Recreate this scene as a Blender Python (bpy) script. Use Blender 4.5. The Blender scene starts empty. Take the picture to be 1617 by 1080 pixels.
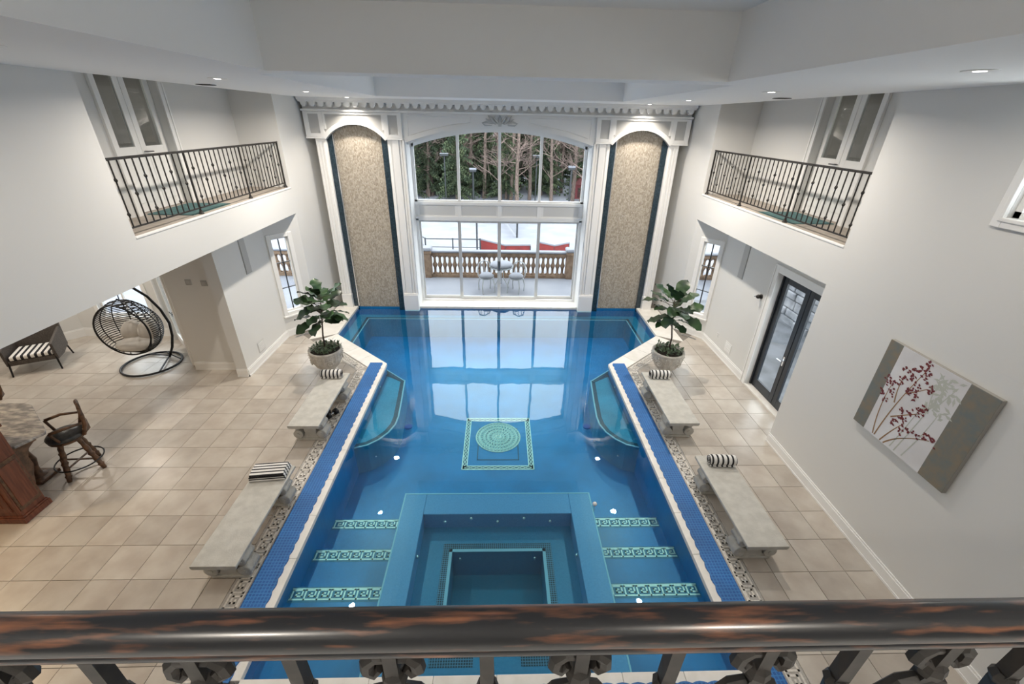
import bpy, bmesh, math, random
from mathutils import Vector, Matrix, noise
random.seed(7)
R = math.radians
SC = bpy.context.scene
COL = SC.collection
# ---------------------------------------------------------------- camera
PITCH, YAW, ROLL, FPX = 0.4801, 0.0353, 0.0217, 673.72
EYE = Vector((0, 0, 5.2))
FW = Vector((math.sin(YAW)*math.cos(PITCH), math.cos(YAW)*math.cos(PITCH), -math.sin(PITCH)))
RT0 = Vector((math.cos(YAW), -math.sin(YAW), 0)); UP0 = RT0.cross(FW)
RT = math.cos(ROLL)*RT0 + math.sin(ROLL)*UP0
UP = -math.sin(ROLL)*RT0 + math.cos(ROLL)*UP0
cam = bpy.data.objects.new('camera', bpy.data.cameras.new('camera'))
COL.objects.link(cam)
cam.data.sensor_fit = 'HORIZONTAL'; cam.data.sensor_width = 36
cam.data.lens = FPX*36/1617; cam.data.clip_start = 0.02; cam.data.clip_end = 400
m = Matrix((RT, UP, -FW)).transposed().to_4x4(); m.translation = EYE
cam.matrix_world = m
SC.camera = cam
# ---------------------------------------------------------------- world, exposure
SKY = 3.6
w = bpy.data.worlds.new('overcast_sky'); SC.world = w; w.use_nodes = True
w.node_tree.nodes['Background'].inputs[0].default_value = (0.92, 0.96, 1.0, 1)
w.node_tree.nodes['Background'].inputs[1].default_value = SKY
vs = SC.view_settings
SC.display_settings.display_device = 'sRGB'
vs.view_transform = 'Standard'; vs.look = 'None'; vs.gamma = 1.0; vs.exposure = 0.58
vs.use_curve_mapping = False
try:
    SC.cycles.max_bounces = 10; SC.cycles.diffuse_bounces = 6; SC.cycles.transparent_max_bounces = 24
    SC.cycles.glossy_bounces = 4; SC.cycles.sample_clamp_indirect = 6; SC.cycles.use_denoising = True
    SC.cycles.caustics_reflective = False
except Exception:
    pass
LAMP_W = 36.0      # each recessed ceiling lamp
LAMP_COL = (1.0, 0.905, 0.79)

# ---------------------------------------------------------------- materials
MATS = {}
def mat(name, col, rough=0.5, metal=0.0, spec=0.5, col2=None, nscale=8.0, ndetail=4.0, bump=0.0, bscale=None,
        contrast=(0.35, 0.65), rnd=0.0, stretch=None, coat=0.0, emit=None):
    mt = bpy.data.materials.new(name); mt.use_nodes = True
    nt = mt.node_tree; b = nt.nodes['Principled BSDF']
    b.inputs['Base Color'].default_value = (*col, 1); b.inputs['Roughness'].default_value = rough
    b.inputs['Metallic'].default_value = metal; b.inputs['Specular IOR Level'].default_value = spec
    if coat: b.inputs['Coat Weight'].default_value = coat; b.inputs['Coat Roughness'].default_value = 0.1
    if emit:
        b.inputs['Emission Color'].default_value = (*emit[0], 1); b.inputs['Emission Strength'].default_value = emit[1]
    tc = nt.nodes.new('ShaderNodeTexCoord'); vec = tc.outputs['Object']
    if stretch:
        mp = nt.nodes.new('ShaderNodeMapping'); mp.inputs['Scale'].default_value = stretch
        nt.links.new(vec, mp.inputs[0]); vec = mp.outputs[0]
    if rnd:
        oi = nt.nodes.new('ShaderNodeObjectInfo'); mul = nt.nodes.new('ShaderNodeVectorMath'); mul.operation = 'ADD'
        sc = nt.nodes.new('ShaderNodeMath'); sc.operation = 'MULTIPLY'; sc.inputs[1].default_value = 97.0
        nt.links.new(oi.outputs['Random'], sc.inputs[0]); nt.links.new(vec, mul.inputs[0]); nt.links.new(sc.outputs[0], mul.inputs[1])
        vec = mul.outputs[0]
    src = None
    if col2:
        n = nt.nodes.new('ShaderNodeTexNoise'); n.inputs['Scale'].default_value = nscale; n.inputs['Detail'].default_value = ndetail
        nt.links.new(vec, n.inputs['Vector'])
        cr = nt.nodes.new('ShaderNodeValToRGB')
        cr.color_ramp.elements[0].position = contrast[0]; cr.color_ramp.elements[1].position = contrast[1]
        cr.color_ramp.elements[0].color = (*col, 1); cr.color_ramp.elements[1].color = (*col2, 1)
        nt.links.new(n.outputs[0], cr.inputs[0]); src = cr.outputs[0]
    if rnd and src:
        hs = nt.nodes.new('ShaderNodeHueSaturation')
        mr = nt.nodes.new('ShaderNodeMapRange'); mr.inputs['To Min'].default_value = 1-rnd; mr.inputs['To Max'].default_value = 1+rnd
        nt.links.new(oi.outputs['Random'], mr.inputs[0]); nt.links.new(mr.outputs[0], hs.inputs['Value'])
        nt.links.new(src, hs.inputs['Color']); src = hs.outputs[0]
    if src: nt.links.new(src, b.inputs['Base Color'])
    if bump:
        n2 = nt.nodes.new('ShaderNodeTexNoise'); n2.inputs['Scale'].default_value = bscale or nscale*3; n2.inputs['Detail'].default_value = 3
        nt.links.new(vec, n2.inputs['Vector'])
        bp = nt.nodes.new('ShaderNodeBump'); bp.inputs['Strength'].default_value = bump; bp.inputs['Distance'].default_value = 0.02
        nt.links.new(n2.outputs[0], bp.inputs['Height']); nt.links.new(bp.outputs[0], b.inputs['Normal'])
    MATS[name] = mt
    return mt
def nodes_of(mt): return mt.node_tree, mt.node_tree.nodes['Principled BSDF']

WALL = mat('wall_paint', (0.72, 0.72, 0.705), 0.75, bump=0.02, bscale=60)
TRIM = mat('trim_paint', (0.86, 0.86, 0.85), 0.45)
CEIL = mat('ceiling_paint', (0.91, 0.91, 0.90), 0.8)
GREYP = mat('grey_panel_paint', (0.50, 0.50, 0.49), 0.6)
TILE = mat('stone_tile', (0.43, 0.38, 0.33), 0.28, spec=0.5, col2=(0.53, 0.49, 0.435), nscale=3.0, ndetail=8, rnd=0.09, bump=0.015, bscale=30)
GROUT = mat('grout', (0.22, 0.20, 0.175), 0.9)
COPING = mat('coping_stone', (0.76, 0.74, 0.69), 0.5, col2=(0.83, 0.81, 0.77), nscale=6, rnd=0.05)
BENCHST = mat('bench_stone', (0.46, 0.45, 0.415), 0.8, col2=(0.54, 0.53, 0.49), nscale=9, bump=0.2, bscale=60)
MOS_W = mat('mosaic_light', (0.74, 0.71, 0.66), 0.4, col2=(0.62, 0.58, 0.52), nscale=40)
MOS_D = mat('mosaic_ground', (0.46, 0.435, 0.40), 0.5, col2=(0.36, 0.34, 0.315), nscale=60)
GK_POOL = mat('pool_key_mosaic', (0.88, 0.84, 0.72), 0.35, col2=(0.92, 0.88, 0.78), nscale=50)
POOLDARK = mat('pool_dark_mosaic', (0.018, 0.045, 0.085), 0.35, col2=(0.03, 0.07, 0.12), nscale=60)
POOLLINE = mat('pool_pale_edge', (0.30, 0.46, 0.56), 0.4)
SPARIM = mat('spa_rim_tile', (0.09, 0.235, 0.45), 0.35, col2=(0.115, 0.27, 0.49), nscale=45)
BLACK = mat('black_metal', (0.02, 0.02, 0.022), 0.4, 0.6)
IRON = mat('wrought_iron', (0.012, 0.012, 0.012), 0.5, 0.2, col2=(0.03, 0.026, 0.023), nscale=30)
DARKTILE = mat('waterfall_border_tile', (0.012, 0.028, 0.042), 0.25, col2=(0.03, 0.055, 0.075), nscale=25)
BLACKDOOR = mat('black_door_paint', (0.022, 0.027, 0.036), 0.3)
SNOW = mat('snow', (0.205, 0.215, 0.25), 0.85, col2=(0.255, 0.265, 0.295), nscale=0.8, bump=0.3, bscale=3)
TERRA = mat('balustrade_stone', (0.15, 0.095, 0.06), 0.8, col2=(0.26, 0.175, 0.115), nscale=6, bump=0.2, bscale=30)
WOODR = mat('red_brown_wood', (0.10, 0.028, 0.016), 0.35, col2=(0.20, 0.065, 0.035), nscale=5, stretch=(6, 6, 0.6), ndetail=6)
WOODD = mat('carved_dark_wood', (0.055, 0.03, 0.018), 0.4, col2=(0.17, 0.09, 0.05), nscale=14, ndetail=5)
LEATHER = mat('dark_leather', (0.035, 0.04, 0.045), 0.32, col2=(0.06, 0.062, 0.065), nscale=20)
MARBLE = mat('grey_marble', (0.24, 0.24, 0.25), 0.15, col2=(0.56, 0.54, 0.52), nscale=6, ndetail=9, contrast=(0.42, 0.64), stretch=(1, 2.5, 1))
WICKER = mat('brown_wicker', (0.045, 0.038, 0.034), 0.6, col2=(0.10, 0.085, 0.075), nscale=60, bump=0.4, bscale=150)
CUSH = mat('grey_beige_cushion', (0.50, 0.48, 0.45), 0.9, col2=(0.58, 0.55, 0.51), nscale=6)
POT = mat('pot_stone', (0.52, 0.485, 0.43), 0.85, col2=(0.68, 0.645, 0.59), nscale=10, bump=0.4, bscale=40)
SOIL = mat('potting_soil', (0.03, 0.022, 0.016), 0.95, bump=0.8, bscale=60)
LEAF = mat('fig_leaf', (0.010, 0.036, 0.016), 0.35, col2=(0.036, 0.085, 0.026), nscale=5, rnd=0.4)
LEAF2 = mat('succulent_leaf', (0.05, 0.09, 0.05), 0.5, col2=(0.14, 0.20, 0.11), nscale=20, rnd=0.3)
STEM = mat('plant_stem', (0.06, 0.04, 0.028), 0.8)
BARK = mat('tree_bark', (0.07, 0.05, 0.042), 0.95, col2=(0.20, 0.15, 0.125), nscale=6, stretch=(3, 3, 0.6), rnd=0.3)
TWIG = mat('bare_twigs', (0.13, 0.095, 0.08), 0.95, col2=(0.25, 0.185, 0.165), nscale=2, rnd=0.3)
NEEDLE = mat('conifer_needles', (0.022, 0.042, 0.022), 0.8, col2=(0.075, 0.10, 0.045), nscale=1.3, rnd=0.3)
REDP = mat('red_canvas', (0.24, 0.026, 0.022), 0.7, col2=(0.17, 0.022, 0.02), nscale=3)
WHITEPL = mat('white_plastic', (0.80, 0.80, 0.79), 0.4)
GRILLE = mat('grille_metal', (0.42, 0.42, 0.41), 0.5)
CANVAS_W = mat('canvas_pale', (0.66, 0.65, 0.66), 0.8, col2=(0.74, 0.74, 0.76), nscale=2.2)
CANVAS_B = mat('canvas_mottled_band', (0.165, 0.185, 0.18), 0.7, col2=(0.23, 0.195, 0.145), nscale=9, ndetail=8)
CANVAS_E = mat('canvas_edge', (0.34, 0.33, 0.30), 0.8)
INK_R = mat('berry_red_paint', (0.16, 0.025, 0.03), 0.7)
INK_S = mat('stem_ochre_paint', (0.30, 0.18, 0.09), 0.7)
INK_G = mat('pale_sage_paint', (0.50, 0.52, 0.47), 0.8)
SHELFGREY = mat('court_fence_metal', (0.05, 0.055, 0.06), 0.5, 0.5)
BALCFLOOR = mat('balcony_stone', (0.34, 0.30, 0.26), 0.6, col2=(0.44, 0.39, 0.34), nscale=5)
GREENWORK = mat('teal_slab', (0.05, 0.13, 0.14), 0.9, col2=(0.10, 0.20, 0.20), nscale=14)
GARDENST = mat('garden_wall_stone', (0.22, 0.23, 0.25), 0.9, col2=(0.40, 0.41, 0.44), nscale=3, bump=0.5, bscale=8)
BULB = mat('lamp_lens', (0.9, 0.9, 0.88), 0.4, emit=((1, 0.95, 0.88), 6.0))
JET = mat('jet_chrome', (0.75, 0.76, 0.78), 0.2, 0.9)

def tile_grid(name, c1, c2, size, mortar, mcol, rough, bump=0.25):
    mt = bpy.data.materials.new(name); mt.use_nodes = True; nt, b = nodes_of(mt)
    tc = nt.nodes.new('ShaderNodeTexCoord'); geo = nt.nodes.new('ShaderNodeNewGeometry')
    br = nt.nodes.new('ShaderNodeTexBrick')
    br.offset = 0.0; br.inputs['Scale'].default_value = 1.0; br.inputs['Brick Width'].default_value = size
    br.inputs['Row Height'].default_value = size; br.inputs['Mortar Size'].default_value = mortar
    br.inputs['Color1'].default_value = (*c1, 1); br.inputs['Color2'].default_value = (*c2, 1); br.inputs['Mortar'].default_value = (*mcol, 1)
    nt.links.new(tc.outputs['Object'], br.inputs['Vector'])
    nz = nt.nodes.new('ShaderNodeTexNoise'); nz.inputs['Scale'].default_value = 1.6; nz.inputs['Detail'].default_value = 5
    nt.links.new(tc.outputs['Object'], nz.inputs['Vector'])
    hs = nt.nodes.new('ShaderNodeHueSaturation'); mr = nt.nodes.new('ShaderNodeMapRange')
    mr.inputs['From Min'].default_value = 0.3; mr.inputs['From Max'].default_value = 0.7
    mr.inputs['To Min'].default_value = 0.82; mr.inputs['To Max'].default_value = 1.18
    nt.links.new(nz.outputs[0], mr.inputs[0]); nt.links.new(mr.outputs[0], hs.inputs['Value'])
    nt.links.new(br.outputs['Color'], hs.inputs['Color']); nt.links.new(hs.outputs[0], b.inputs['Base Color'])
    b.inputs['Roughness'].default_value = rough
    return mt
POOLTILE = tile_grid('pool_blue_mosaic', (0.003, 0.145, 0.37), (0.004, 0.17, 0.41), 0.025, 0.002, (0.007, 0.165, 0.38), 0.35)
POOLSEAT = tile_grid('pool_seat_mosaic', (0.03, 0.21, 0.36), (0.04, 0.24, 0.39), 0.025, 0.002, (0.04, 0.23, 0.37), 0.35)
MATBLUE = tile_grid('blue_mesh_mat', (0.006, 0.085, 0.31), (0.009, 0.105, 0.37), 0.042, 0.006, (0.03, 0.18, 0.46), 0.55)
DARKGRID = tile_grid('spa_step_mosaic', (0.012, 0.02, 0.035), (0.02, 0.03, 0.05), 0.03, 0.004, (0.10, 0.22, 0.32), 0.35)

def pebble():
    mt = bpy.data.materials.new('pebble_waterfall_stone'); mt.use_nodes = True; nt, b = nodes_of(mt)
    tc = nt.nodes.new('ShaderNodeTexCoord'); mp = nt.nodes.new('ShaderNodeMapping'); mp.inputs['Scale'].default_value = (44, 44, 22)
    nt.links.new(tc.outputs['Object'], mp.inputs[0])
    v = nt.nodes.new('ShaderNodeTexVoronoi'); v.inputs['Scale'].default_value = 1.0; nt.links.new(mp.outputs[0], v.inputs['Vector'])
    cr = nt.nodes.new('ShaderNodeValToRGB'); e = cr.color_ramp.elements
    e[0].color = (0.29, 0.25, 0.195, 1); e[1].color = (0.50, 0.455, 0.385, 1)
    sep = nt.nodes.new('ShaderNodeSeparateColor'); nt.links.new(v.outputs['Color'], sep.inputs[0]); nt.links.new(sep.outputs[0], cr.inputs[0])
    nt.links.new(cr.outputs[0], b.inputs['Base Color']); b.inputs['Roughness'].default_value = 0.7
    bp = nt.nodes.new('ShaderNodeBump'); bp.inputs['Strength'].default_value = 0.6; bp.inputs['Distance'].default_value = 0.01; bp.invert = True
    nt.links.new(v.outputs['Distance'], bp.inputs['Height']); nt.links.new(bp.outputs[0], b.inputs['Normal'])
    return mt
PEBBLE = pebble()

def stripes(name, axis, freq, duty, ring=False):
    mt = bpy.data.materials.new(name); mt.use_nodes = True; nt, b = nodes_of(mt)
    tc = nt.nodes.new('ShaderNodeTexCoord'); sp = nt.nodes.new('ShaderNodeSeparateXYZ'); nt.links.new(tc.outputs['Object'], sp.inputs[0])
    a = nt.nodes.new('ShaderNodeMath'); a.operation = 'MULTIPLY'; a.inputs[1].default_value = freq; nt.links.new(sp.outputs[axis], a.inputs[0])
    fr = nt.nodes.new('ShaderNodeMath'); fr.operation = 'FRACT'; nt.links.new(a.outputs[0], fr.inputs[0])
    gt = nt.nodes.new('ShaderNodeMath'); gt.operation = 'GREATER_THAN'; gt.inputs[1].default_value = duty; nt.links.new(fr.outputs[0], gt.inputs[0])
    mx = nt.nodes.new('ShaderNodeMix'); mx.data_type = 'RGBA'; mx.inputs[6].default_value = (0.76, 0.75, 0.73, 1); mx.inputs[7].default_value = (0.02, 0.02, 0.024, 1)
    nt.links.new(gt.outputs[0], mx.inputs[0]); nt.links.new(mx.outputs[2], b.inputs['Base Color']); b.inputs['Roughness'].default_value = 0.95
    return mt
TOWEL_X = stripes('striped_towel_across', 0, 13.0, 0.62)
TOWEL_Y = stripes('striped_towel_along', 1, 17.0, 0.62)
CUSHSTR = stripes('striped_cushion', 0, 9.0, 0.55)

def glass(name, tint=(0.93, 0.96, 0.95), ior=1.45):
    mt = bpy.data.materials.new(name); mt.use_nodes = True; nt = mt.node_tree
    for n in list(nt.nodes):
        if n.type == 'BSDF_PRINCIPLED': nt.nodes.remove(n)
    tr = nt.nodes.new('ShaderNodeBsdfTransparent'); tr.inputs[0].default_value = (*tint, 1)
    gl = nt.nodes.new('ShaderNodeBsdfGlossy'); gl.inputs['Roughness'].default_value = 0.0
    fr = nt.nodes.new('ShaderNodeFresnel'); fr.inputs[0].default_value = ior
    mx = nt.nodes.new('ShaderNodeMixShader')
    ge = nt.nodes.new('ShaderNodeNewGeometry'); iv = nt.nodes.new('ShaderNodeMath'); iv.operation = 'SUBTRACT'; iv.inputs[0].default_value = 1.0
    ml = nt.nodes.new('ShaderNodeMath'); ml.operation = 'MULTIPLY'; nt.links.new(ge.outputs['Backfacing'], iv.inputs[1])
    nt.links.new(iv.outputs[0], ml.inputs[0]); nt.links.new(fr.outputs[0], ml.inputs[1])
    nt.links.new(ml.outputs[0], mx.inputs[0]); nt.links.new(tr.outputs[0], mx.inputs[1]); nt.links.new(gl.outputs[0], mx.inputs[2])
    nt.links.new(mx.outputs[0], nt.nodes['Material Output'].inputs[0])
    return mt
GLASS = glass('window_glass', (0.93, 0.95, 0.95), 1.3)
WATER = glass('pool_water', (0.62, 0.93, 0.99), 1.63)
DOORGLASS = glass('balcony_door_glass', (0.8, 0.84, 0.85), 1.6)
def _ripple():
    nt = WATER.node_tree
    tc = nt.nodes.new('ShaderNodeTexCoord'); n = nt.nodes.new('ShaderNodeTexNoise'); n.inputs['Scale'].default_value = 2.2; n.inputs['Detail'].default_value = 2
    bp = nt.nodes.new('ShaderNodeBump'); bp.inputs['Strength'].default_value = 0.035; bp.inputs['Distance'].default_value = 0.05
    nt.links.new(tc.outputs['Object'], n.inputs['Vector']); nt.links.new(n.outputs[0], bp.inputs['Height'])
    for k in nt.nodes:
        if k.type in ('BSDF_GLOSSY', 'FRESNEL'): nt.links.new(bp.outputs[0], k.inputs['Normal'])
_ripple()
def worn_rail():
    mt = mat('worn_black_paint', (0.012, 0.013, 0.016), 0.28, col2=(0.20, 0.085, 0.045), nscale=30, ndetail=10, contrast=(0.52, 0.72), stretch=(0.30, 2.5, 2.5), coat=0.15)
    return mt
RAILP = worn_rail()

# ---------------------------------------------------------------- mesh builder
class MB:
    def __init__(s): s.v = []; s.f = []; s.mi = []; s.m = Matrix.Identity(4); s.cur = 0
    def add(s, vs, fs):
        o = len(s.v); s.v += [tuple(s.m @ Vector(p)) for p in vs]
        s.f += [tuple(i+o for i in f) for f in fs]; s.mi += [s.cur]*len(fs); return s
    def box(s, x0, x1, y0, y1, z0, z1):
        return s.add([(x0,y0,z0),(x1,y0,z0),(x1,y1,z0),(x0,y1,z0),(x0,y0,z1),(x1,y0,z1),(x1,y1,z1),(x0,y1,z1)],
                     [(0,3,2,1),(4,5,6,7),(0,1,5,4),(1,2,6,5),(2,3,7,6),(3,0,4,7)])
    def prism(s, poly, z0, z1, axis='z', cap=True):
        n = len(poly)
        def P(a, b, c): return (a,b,c) if axis == 'z' else ((a,c,b) if axis == 'y' else (c,a,b))
        vs = [P(a,b,z0) for a,b in poly]+[P(a,b,z1) for a,b in poly]
        fs = [(i,(i+1)%n,n+(i+1)%n,n+i) for i in range(n)]
        if cap: fs += [tuple(reversed(range(n))), tuple(range(n,2*n))]
        return s.add(vs, fs)
    def tube(s, pts, r, n=6, close=False, cap=True):
        pts = [Vector(p) for p in pts]; rs = r if isinstance(r, (list, tuple)) else [r]*len(pts); L = len(pts)
        vs = []; prev = None
        for i, p in enumerate(pts):
            if close: t = pts[(i+1)%L]-pts[i-1]
            else: t = pts[min(i+1,L-1)]-pts[max(i-1,0)]
            t.normalize()
            if prev is None:
                a = Vector((0,0,1)) if abs(t.z) < .9 else Vector((1,0,0))
                u = t.cross(a).normalized()
            else:
                u = (prev - t*prev.dot(t)).normalized()
            prev = u; v = t.cross(u)
            for k in range(n):
                an = 2*math.pi*k/n; vs.append(p+rs[i]*(math.cos(an)*u+math.sin(an)*v))
        fs = []
        for i in range(L if close else L-1):
            j = (i+1)%L
            for k in range(n): fs.append((i*n+k, i*n+(k+1)%n, j*n+(k+1)%n, j*n+k))
        if not close and cap: fs += [tuple(reversed(range(n))), tuple((L-1)*n+k for k in range(n))]
        return s.add(vs, fs)
    def lathe(s, prof, n=16, c=(0,0,0)):
        vs = []
        for r, z in prof:
            for k in range(n):
                a = 2*math.pi*k/n; vs.append((c[0]+r*math.cos(a), c[1]+r*math.sin(a), c[2]+z))
        L = len(prof); fs = []
        for i in range(L-1):
            for k in range(n): fs.append((i*n+k, i*n+(k+1)%n, (i+1)*n+(k+1)%n, (i+1)*n+k))
        fs += [tuple(reversed(range(n))), tuple((L-1)*n+k for k in range(n))]
        return s.add(vs, fs)
    def ball(s, c, rx, ry=None, rz=None, n=10, k=6):
        ry = rx if ry is None else ry; rz = rx if rz is None else rz
        vs = []
        for i in range(k+1):
            t = math.pi*(i+.02)/(k+.04)
            for j in range(n):
                a = 2*math.pi*j/n; vs.append((c[0]+rx*math.sin(t)*math.cos(a), c[1]+ry*math.sin(t)*math.sin(a), c[2]-rz*math.cos(t)))
        fs = [(i*n+j, i*n+(j+1)%n, (i+1)*n+(j+1)%n, (i+1)*n+j) for i in range(k) for j in range(n)]
        fs += [tuple(reversed(range(n))), tuple(k*n+j for j in range(n))]
        return s.add(vs, fs)
    def mesh(s, name, mats, smooth=False):
        me = bpy.data.meshes.new(name); me.from_pydata(s.v, [], s.f)
        for mt in (mats if isinstance(mats, (list, tuple)) else [mats]): me.materials.append(mt)
        if isinstance(mats, (list, tuple)): me.polygons.foreach_set('material_index', s.mi)
        if smooth: me.polygons.foreach_set('use_smooth', [True]*len(me.polygons))
        me.update(); return me
    def build(s, name, mats, parent=None, smooth=False, bevel=0.0, loc=None, kind=None, label=None):
        o = bpy.data.objects.new(name, s.mesh(name, mats, smooth)); COL.objects.link(o)
        if parent: o.parent = parent
        if loc: o.location = loc
        if bevel:
            b = o.modifiers.new('bevel', 'BEVEL'); b.width = bevel; b.segments = 2; b.limit_method = 'ANGLE'; b.angle_limit = R(40)
        if kind: o['kind'] = kind
        if label: o['label'] = label
        return o
def smooth_angle(o, a=35):
    me = o.data
    try: me.set_sharp_from_angle(angle=R(a))
    except Exception: pass
    return o
def empty(name, loc=(0,0,0), rz=0.0):
    o = bpy.data.objects.new(name, None); COL.objects.link(o); o.location = loc; o.rotation_euler = (0,0,rz); o.empty_display_size = 0.1
    return o
def tag(o, label, cat, group=None, kind=None):
    o['label'] = label
    if cat: o['category'] = cat
    if group: o['group'] = group
    if kind: o['kind'] = kind
    return o
def struct(o, label=None, cat=None):
    o['kind'] = 'structure'
    if label: o['label'] = label
    if cat: o['category'] = cat
    return o
def inst(src, parent=None, loc=None, name=None):
    c = src.copy(); COL.objects.link(c)
    if name: c.name = name
    c.parent = parent
    if loc is not None: c.location = loc
    return c
def copy_tree(o, parent=None):
    c = o.copy(); COL.objects.link(c); c.parent = parent
    for ch in list(o.children): copy_tree(ch, c)
    return c
def area(poly): return .5*sum(poly[i][0]*poly[(i+1)%len(poly)][1]-poly[(i+1)%len(poly)][0]*poly[i][1] for i in range(len(poly)))
def clip(poly, n, d):          # keep p.n >= d
    out = []
    for i in range(len(poly)):
        a, b = poly[i], poly[(i+1) % len(poly)]
        da, db = a[0]*n[0]+a[1]*n[1]-d, b[0]*n[0]+b[1]*n[1]-d
        if da >= 0: out.append(a)
        if (da >= 0) != (db >= 0):
            t = da/(da-db); out.append((a[0]+(b[0]-a[0])*t, a[1]+(b[1]-a[1])*t))
    return out
def pix(p):
    d = Vector(p)-EYE; z = d.dot(FW)
    if z < .05: return None
    return 808.5+FPX*d.dot(RT)/z, 540-FPX*d.dot(UP)/z
def key_strip(mb, p0, p1, width, z, unit_h=None, lw=0.13, flip=1):
    """Greek key between p0 and p1 (centre line), raised quads"""
    p0 = Vector((*p0, 0)); p1 = Vector((*p1, 0)); d = (p1-p0); L = d.length; d.normalize(); nrm = Vector((-d.y, d.x, 0))*flip
    g = width/8.6; P = 8*g; N = max(1, round(L/P)); P = L/N; gx = P/8; w = g*0.5
    old = mb.m.copy()
    M = Matrix.Identity(4)
    for i in range(3): M[i][0] = d[i]; M[i][1] = nrm[i]; M[i][3] = (p0[i] if i < 2 else 0)
    mb.m = M
    def seg(x0, y0, x1, y1):
        a, b = min(x0,x1)*gx-w, max(x0,x1)*gx+w; c, e = min(y0,y1)*g-w-3*g, max(y0,y1)*g+w-3*g
        a = max(a, 0); b = min(b, L)
        if b > a: mb.box(a, b, c, e, z-0.004, z+0.002)
    for k in range(N):
        o = 8*k
        for s in ((0,0,0,6),(0,6,6,6),(6,6,6,2),(6,2,2.6,2),(2.6,2,2.6,4),(2.6,4,4,4)):
            seg(o+s[0]+1, s[1], o+s[2]+1, s[3])
    mb.box(0, L, -3*g-w, -3*g+w, z-0.004, z+0.002)
    mb.box(0, L, 3.9*g-w*.7, 3.9*g+w*.7, z-0.004, z+0.002)
    mb.m = old
# ================================================================= STRUCTURE
def wall_seg(mb, A, B, thick, z0, z1, holes=()):
    """vertical wall whose face runs A->B; thickness to the left of A->B (negative: right). holes: (s0,s1,h0,h1)"""
    A = Vector((*A, 0)); B = Vector((*B, 0)); d = B-A; L = d.length; d.normalize(); n = Vector((-d.y, d.x, 0))
    M = Matrix.Identity(4)
    for i in range(3): M[i][0] = d[i]; M[i][1] = n[i]; M[i][3] = A[i]
    old = mb.m.copy(); mb.m = old @ M
    y0, y1 = min(0, thick), max(0, thick)
    hs = sorted(holes); x = 0
    for (s0, s1, h0, h1) in hs:
        if s0 > x: mb.box(x, s0, y0, y1, z0, z1)
        if h0 > z0: mb.box(s0, s1, y0, y1, z0, h0)
        if h1 < z1: mb.box(s0, s1, y0, y1, h1, z1)
        x = s1
    if x < L: mb.box(x, L, y0, y1, z0, z1)
    mb.m = old
def frame_m(A, B, thick_sign=1):
    A = Vector((*A, 0)); B = Vector((*B, 0)); d = (B-A).normalized(); n = Vector((-d.y, d.x, 0))*thick_sign
    M = Matrix.Identity(4)
    for i in range(3): M[i][0] = d[i]; M[i][1] = n[i]; M[i][3] = A[i]
    return M
ZB, ZS, ZC = 3.66, 3.06, 5.6           # balcony floor, lower soffit, ceiling soffit
YF, YG = 12.36, 12.90                  # far wall face, window plane
YE = 10.9                              # far end of balconies
DA, DB = (5.56, 10.22), (5.0, 10.9)    # chamfer walls holding the side windows

# ---- floor slab with the pool cut out, then tiles
POOL = [(-2.68,2.36),(2.68,2.36),(2.68,8.84),(4.36,10.4),(4.36,12.36),(-4.36,12.36),(-4.36,10.4),(-2.68,8.84)]
mb = MB()
ZT = -0.012
mb.prism([(-12.6,-3.2),(-2.72,-3.2),(-2.72,8.82),(-4.41,10.39),(-4.41,13.2),(-5.3,13.2),(-5.3,10.9),(-12.6,10.9)], -0.3, ZT)
mb.prism([(2.72,-3.2),(5.9,-3.2),(5.9,10.9),(5.3,10.9),(5.3,13.2),(4.41,13.2),(4.41,10.39),(2.72,8.82)], -0.3, ZT)
mb.box(-2.72, 2.72, -3.2, 2.32, -0.3, ZT)
mb.box(-4.41, 4.41, 12.45, 13.2, -0.3, ZT)
floor = struct(mb.build('floor', GROUT), 'stone tiled floor around the pool')
T = 0.487; GAP = 0.0035
full = MB(); h = T/2-GAP; full.prism([(-h,-h),(h,-h),(h,h),(-h,h)], -0.016, 0.0)
full_me = full.mesh('tile', TILE)
diag_n = Vector((-1.56, -1.68)).normalized()           # deck side of the left diagonal
diag_d = diag_n.dot(Vector((-2.68, 8.84)))
tiles = []
def rnd_deck(side):
    xs = [3.61] if True else []
    cols = []
    if side < 0: rng = [(-4.1-T*(i+1), -4.1-T*i) for i in range(-2, 18)]
    else: rng = [(4.1+T*i, 4.1+T*(i+1)) for i in range(-2, 4)]
    for (x0, x1) in rng:
        for j in range(-5, 13):
            y0 = 4.457+T*j; y1 = y0+T
            if y0 < 1.4: continue
            p = [(x0+GAP,y0+GAP),(x1-GAP,y0+GAP),(x1-GAP,y1-GAP),(x0+GAP,y1-GAP)]
            sx = -1 if side < 0 else 1
            q = clip(p, (sx,0), 3.30)                           # |x| >= 3.30
            n = (diag_n.x, diag_n.y) if side < 0 else (-diag_n.x, diag_n.y)
            q = clip(q, n, diag_d+0.64) if q else q
            if side > 0: q = clip(q, (-1,0), -5.74) if q else q
            else:
                if q and y0 > 10.24: continue
            if not q or abs(area(q)) < 0.004: continue
            c = (sum(a for a,b in q)/len(q), sum(b for a,b in q)/len(q))
            # nothing under the solid walls
            if side > 0 and c[0] > 5.02 and c[1] < 6.0: continue
            if c[1] > 10.3 and abs(c[0]) > 5.56: continue
            pr = [pix((a,b,0)) for a,b in q]
            vis = 0
            if all(pr):
                if any(-40 < a < 1657 and 300 < b < 1120 for a,b in pr): vis = abs(area(pr))
            tiles.append((vis, q, len(q) == 4 and abs(abs(area(q))-4*h*h) < 1e-4, c))
rnd_deck(-1); rnd_deck(1)
tiles.sort(key=lambda t: -t[0])
rest = MB()
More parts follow.
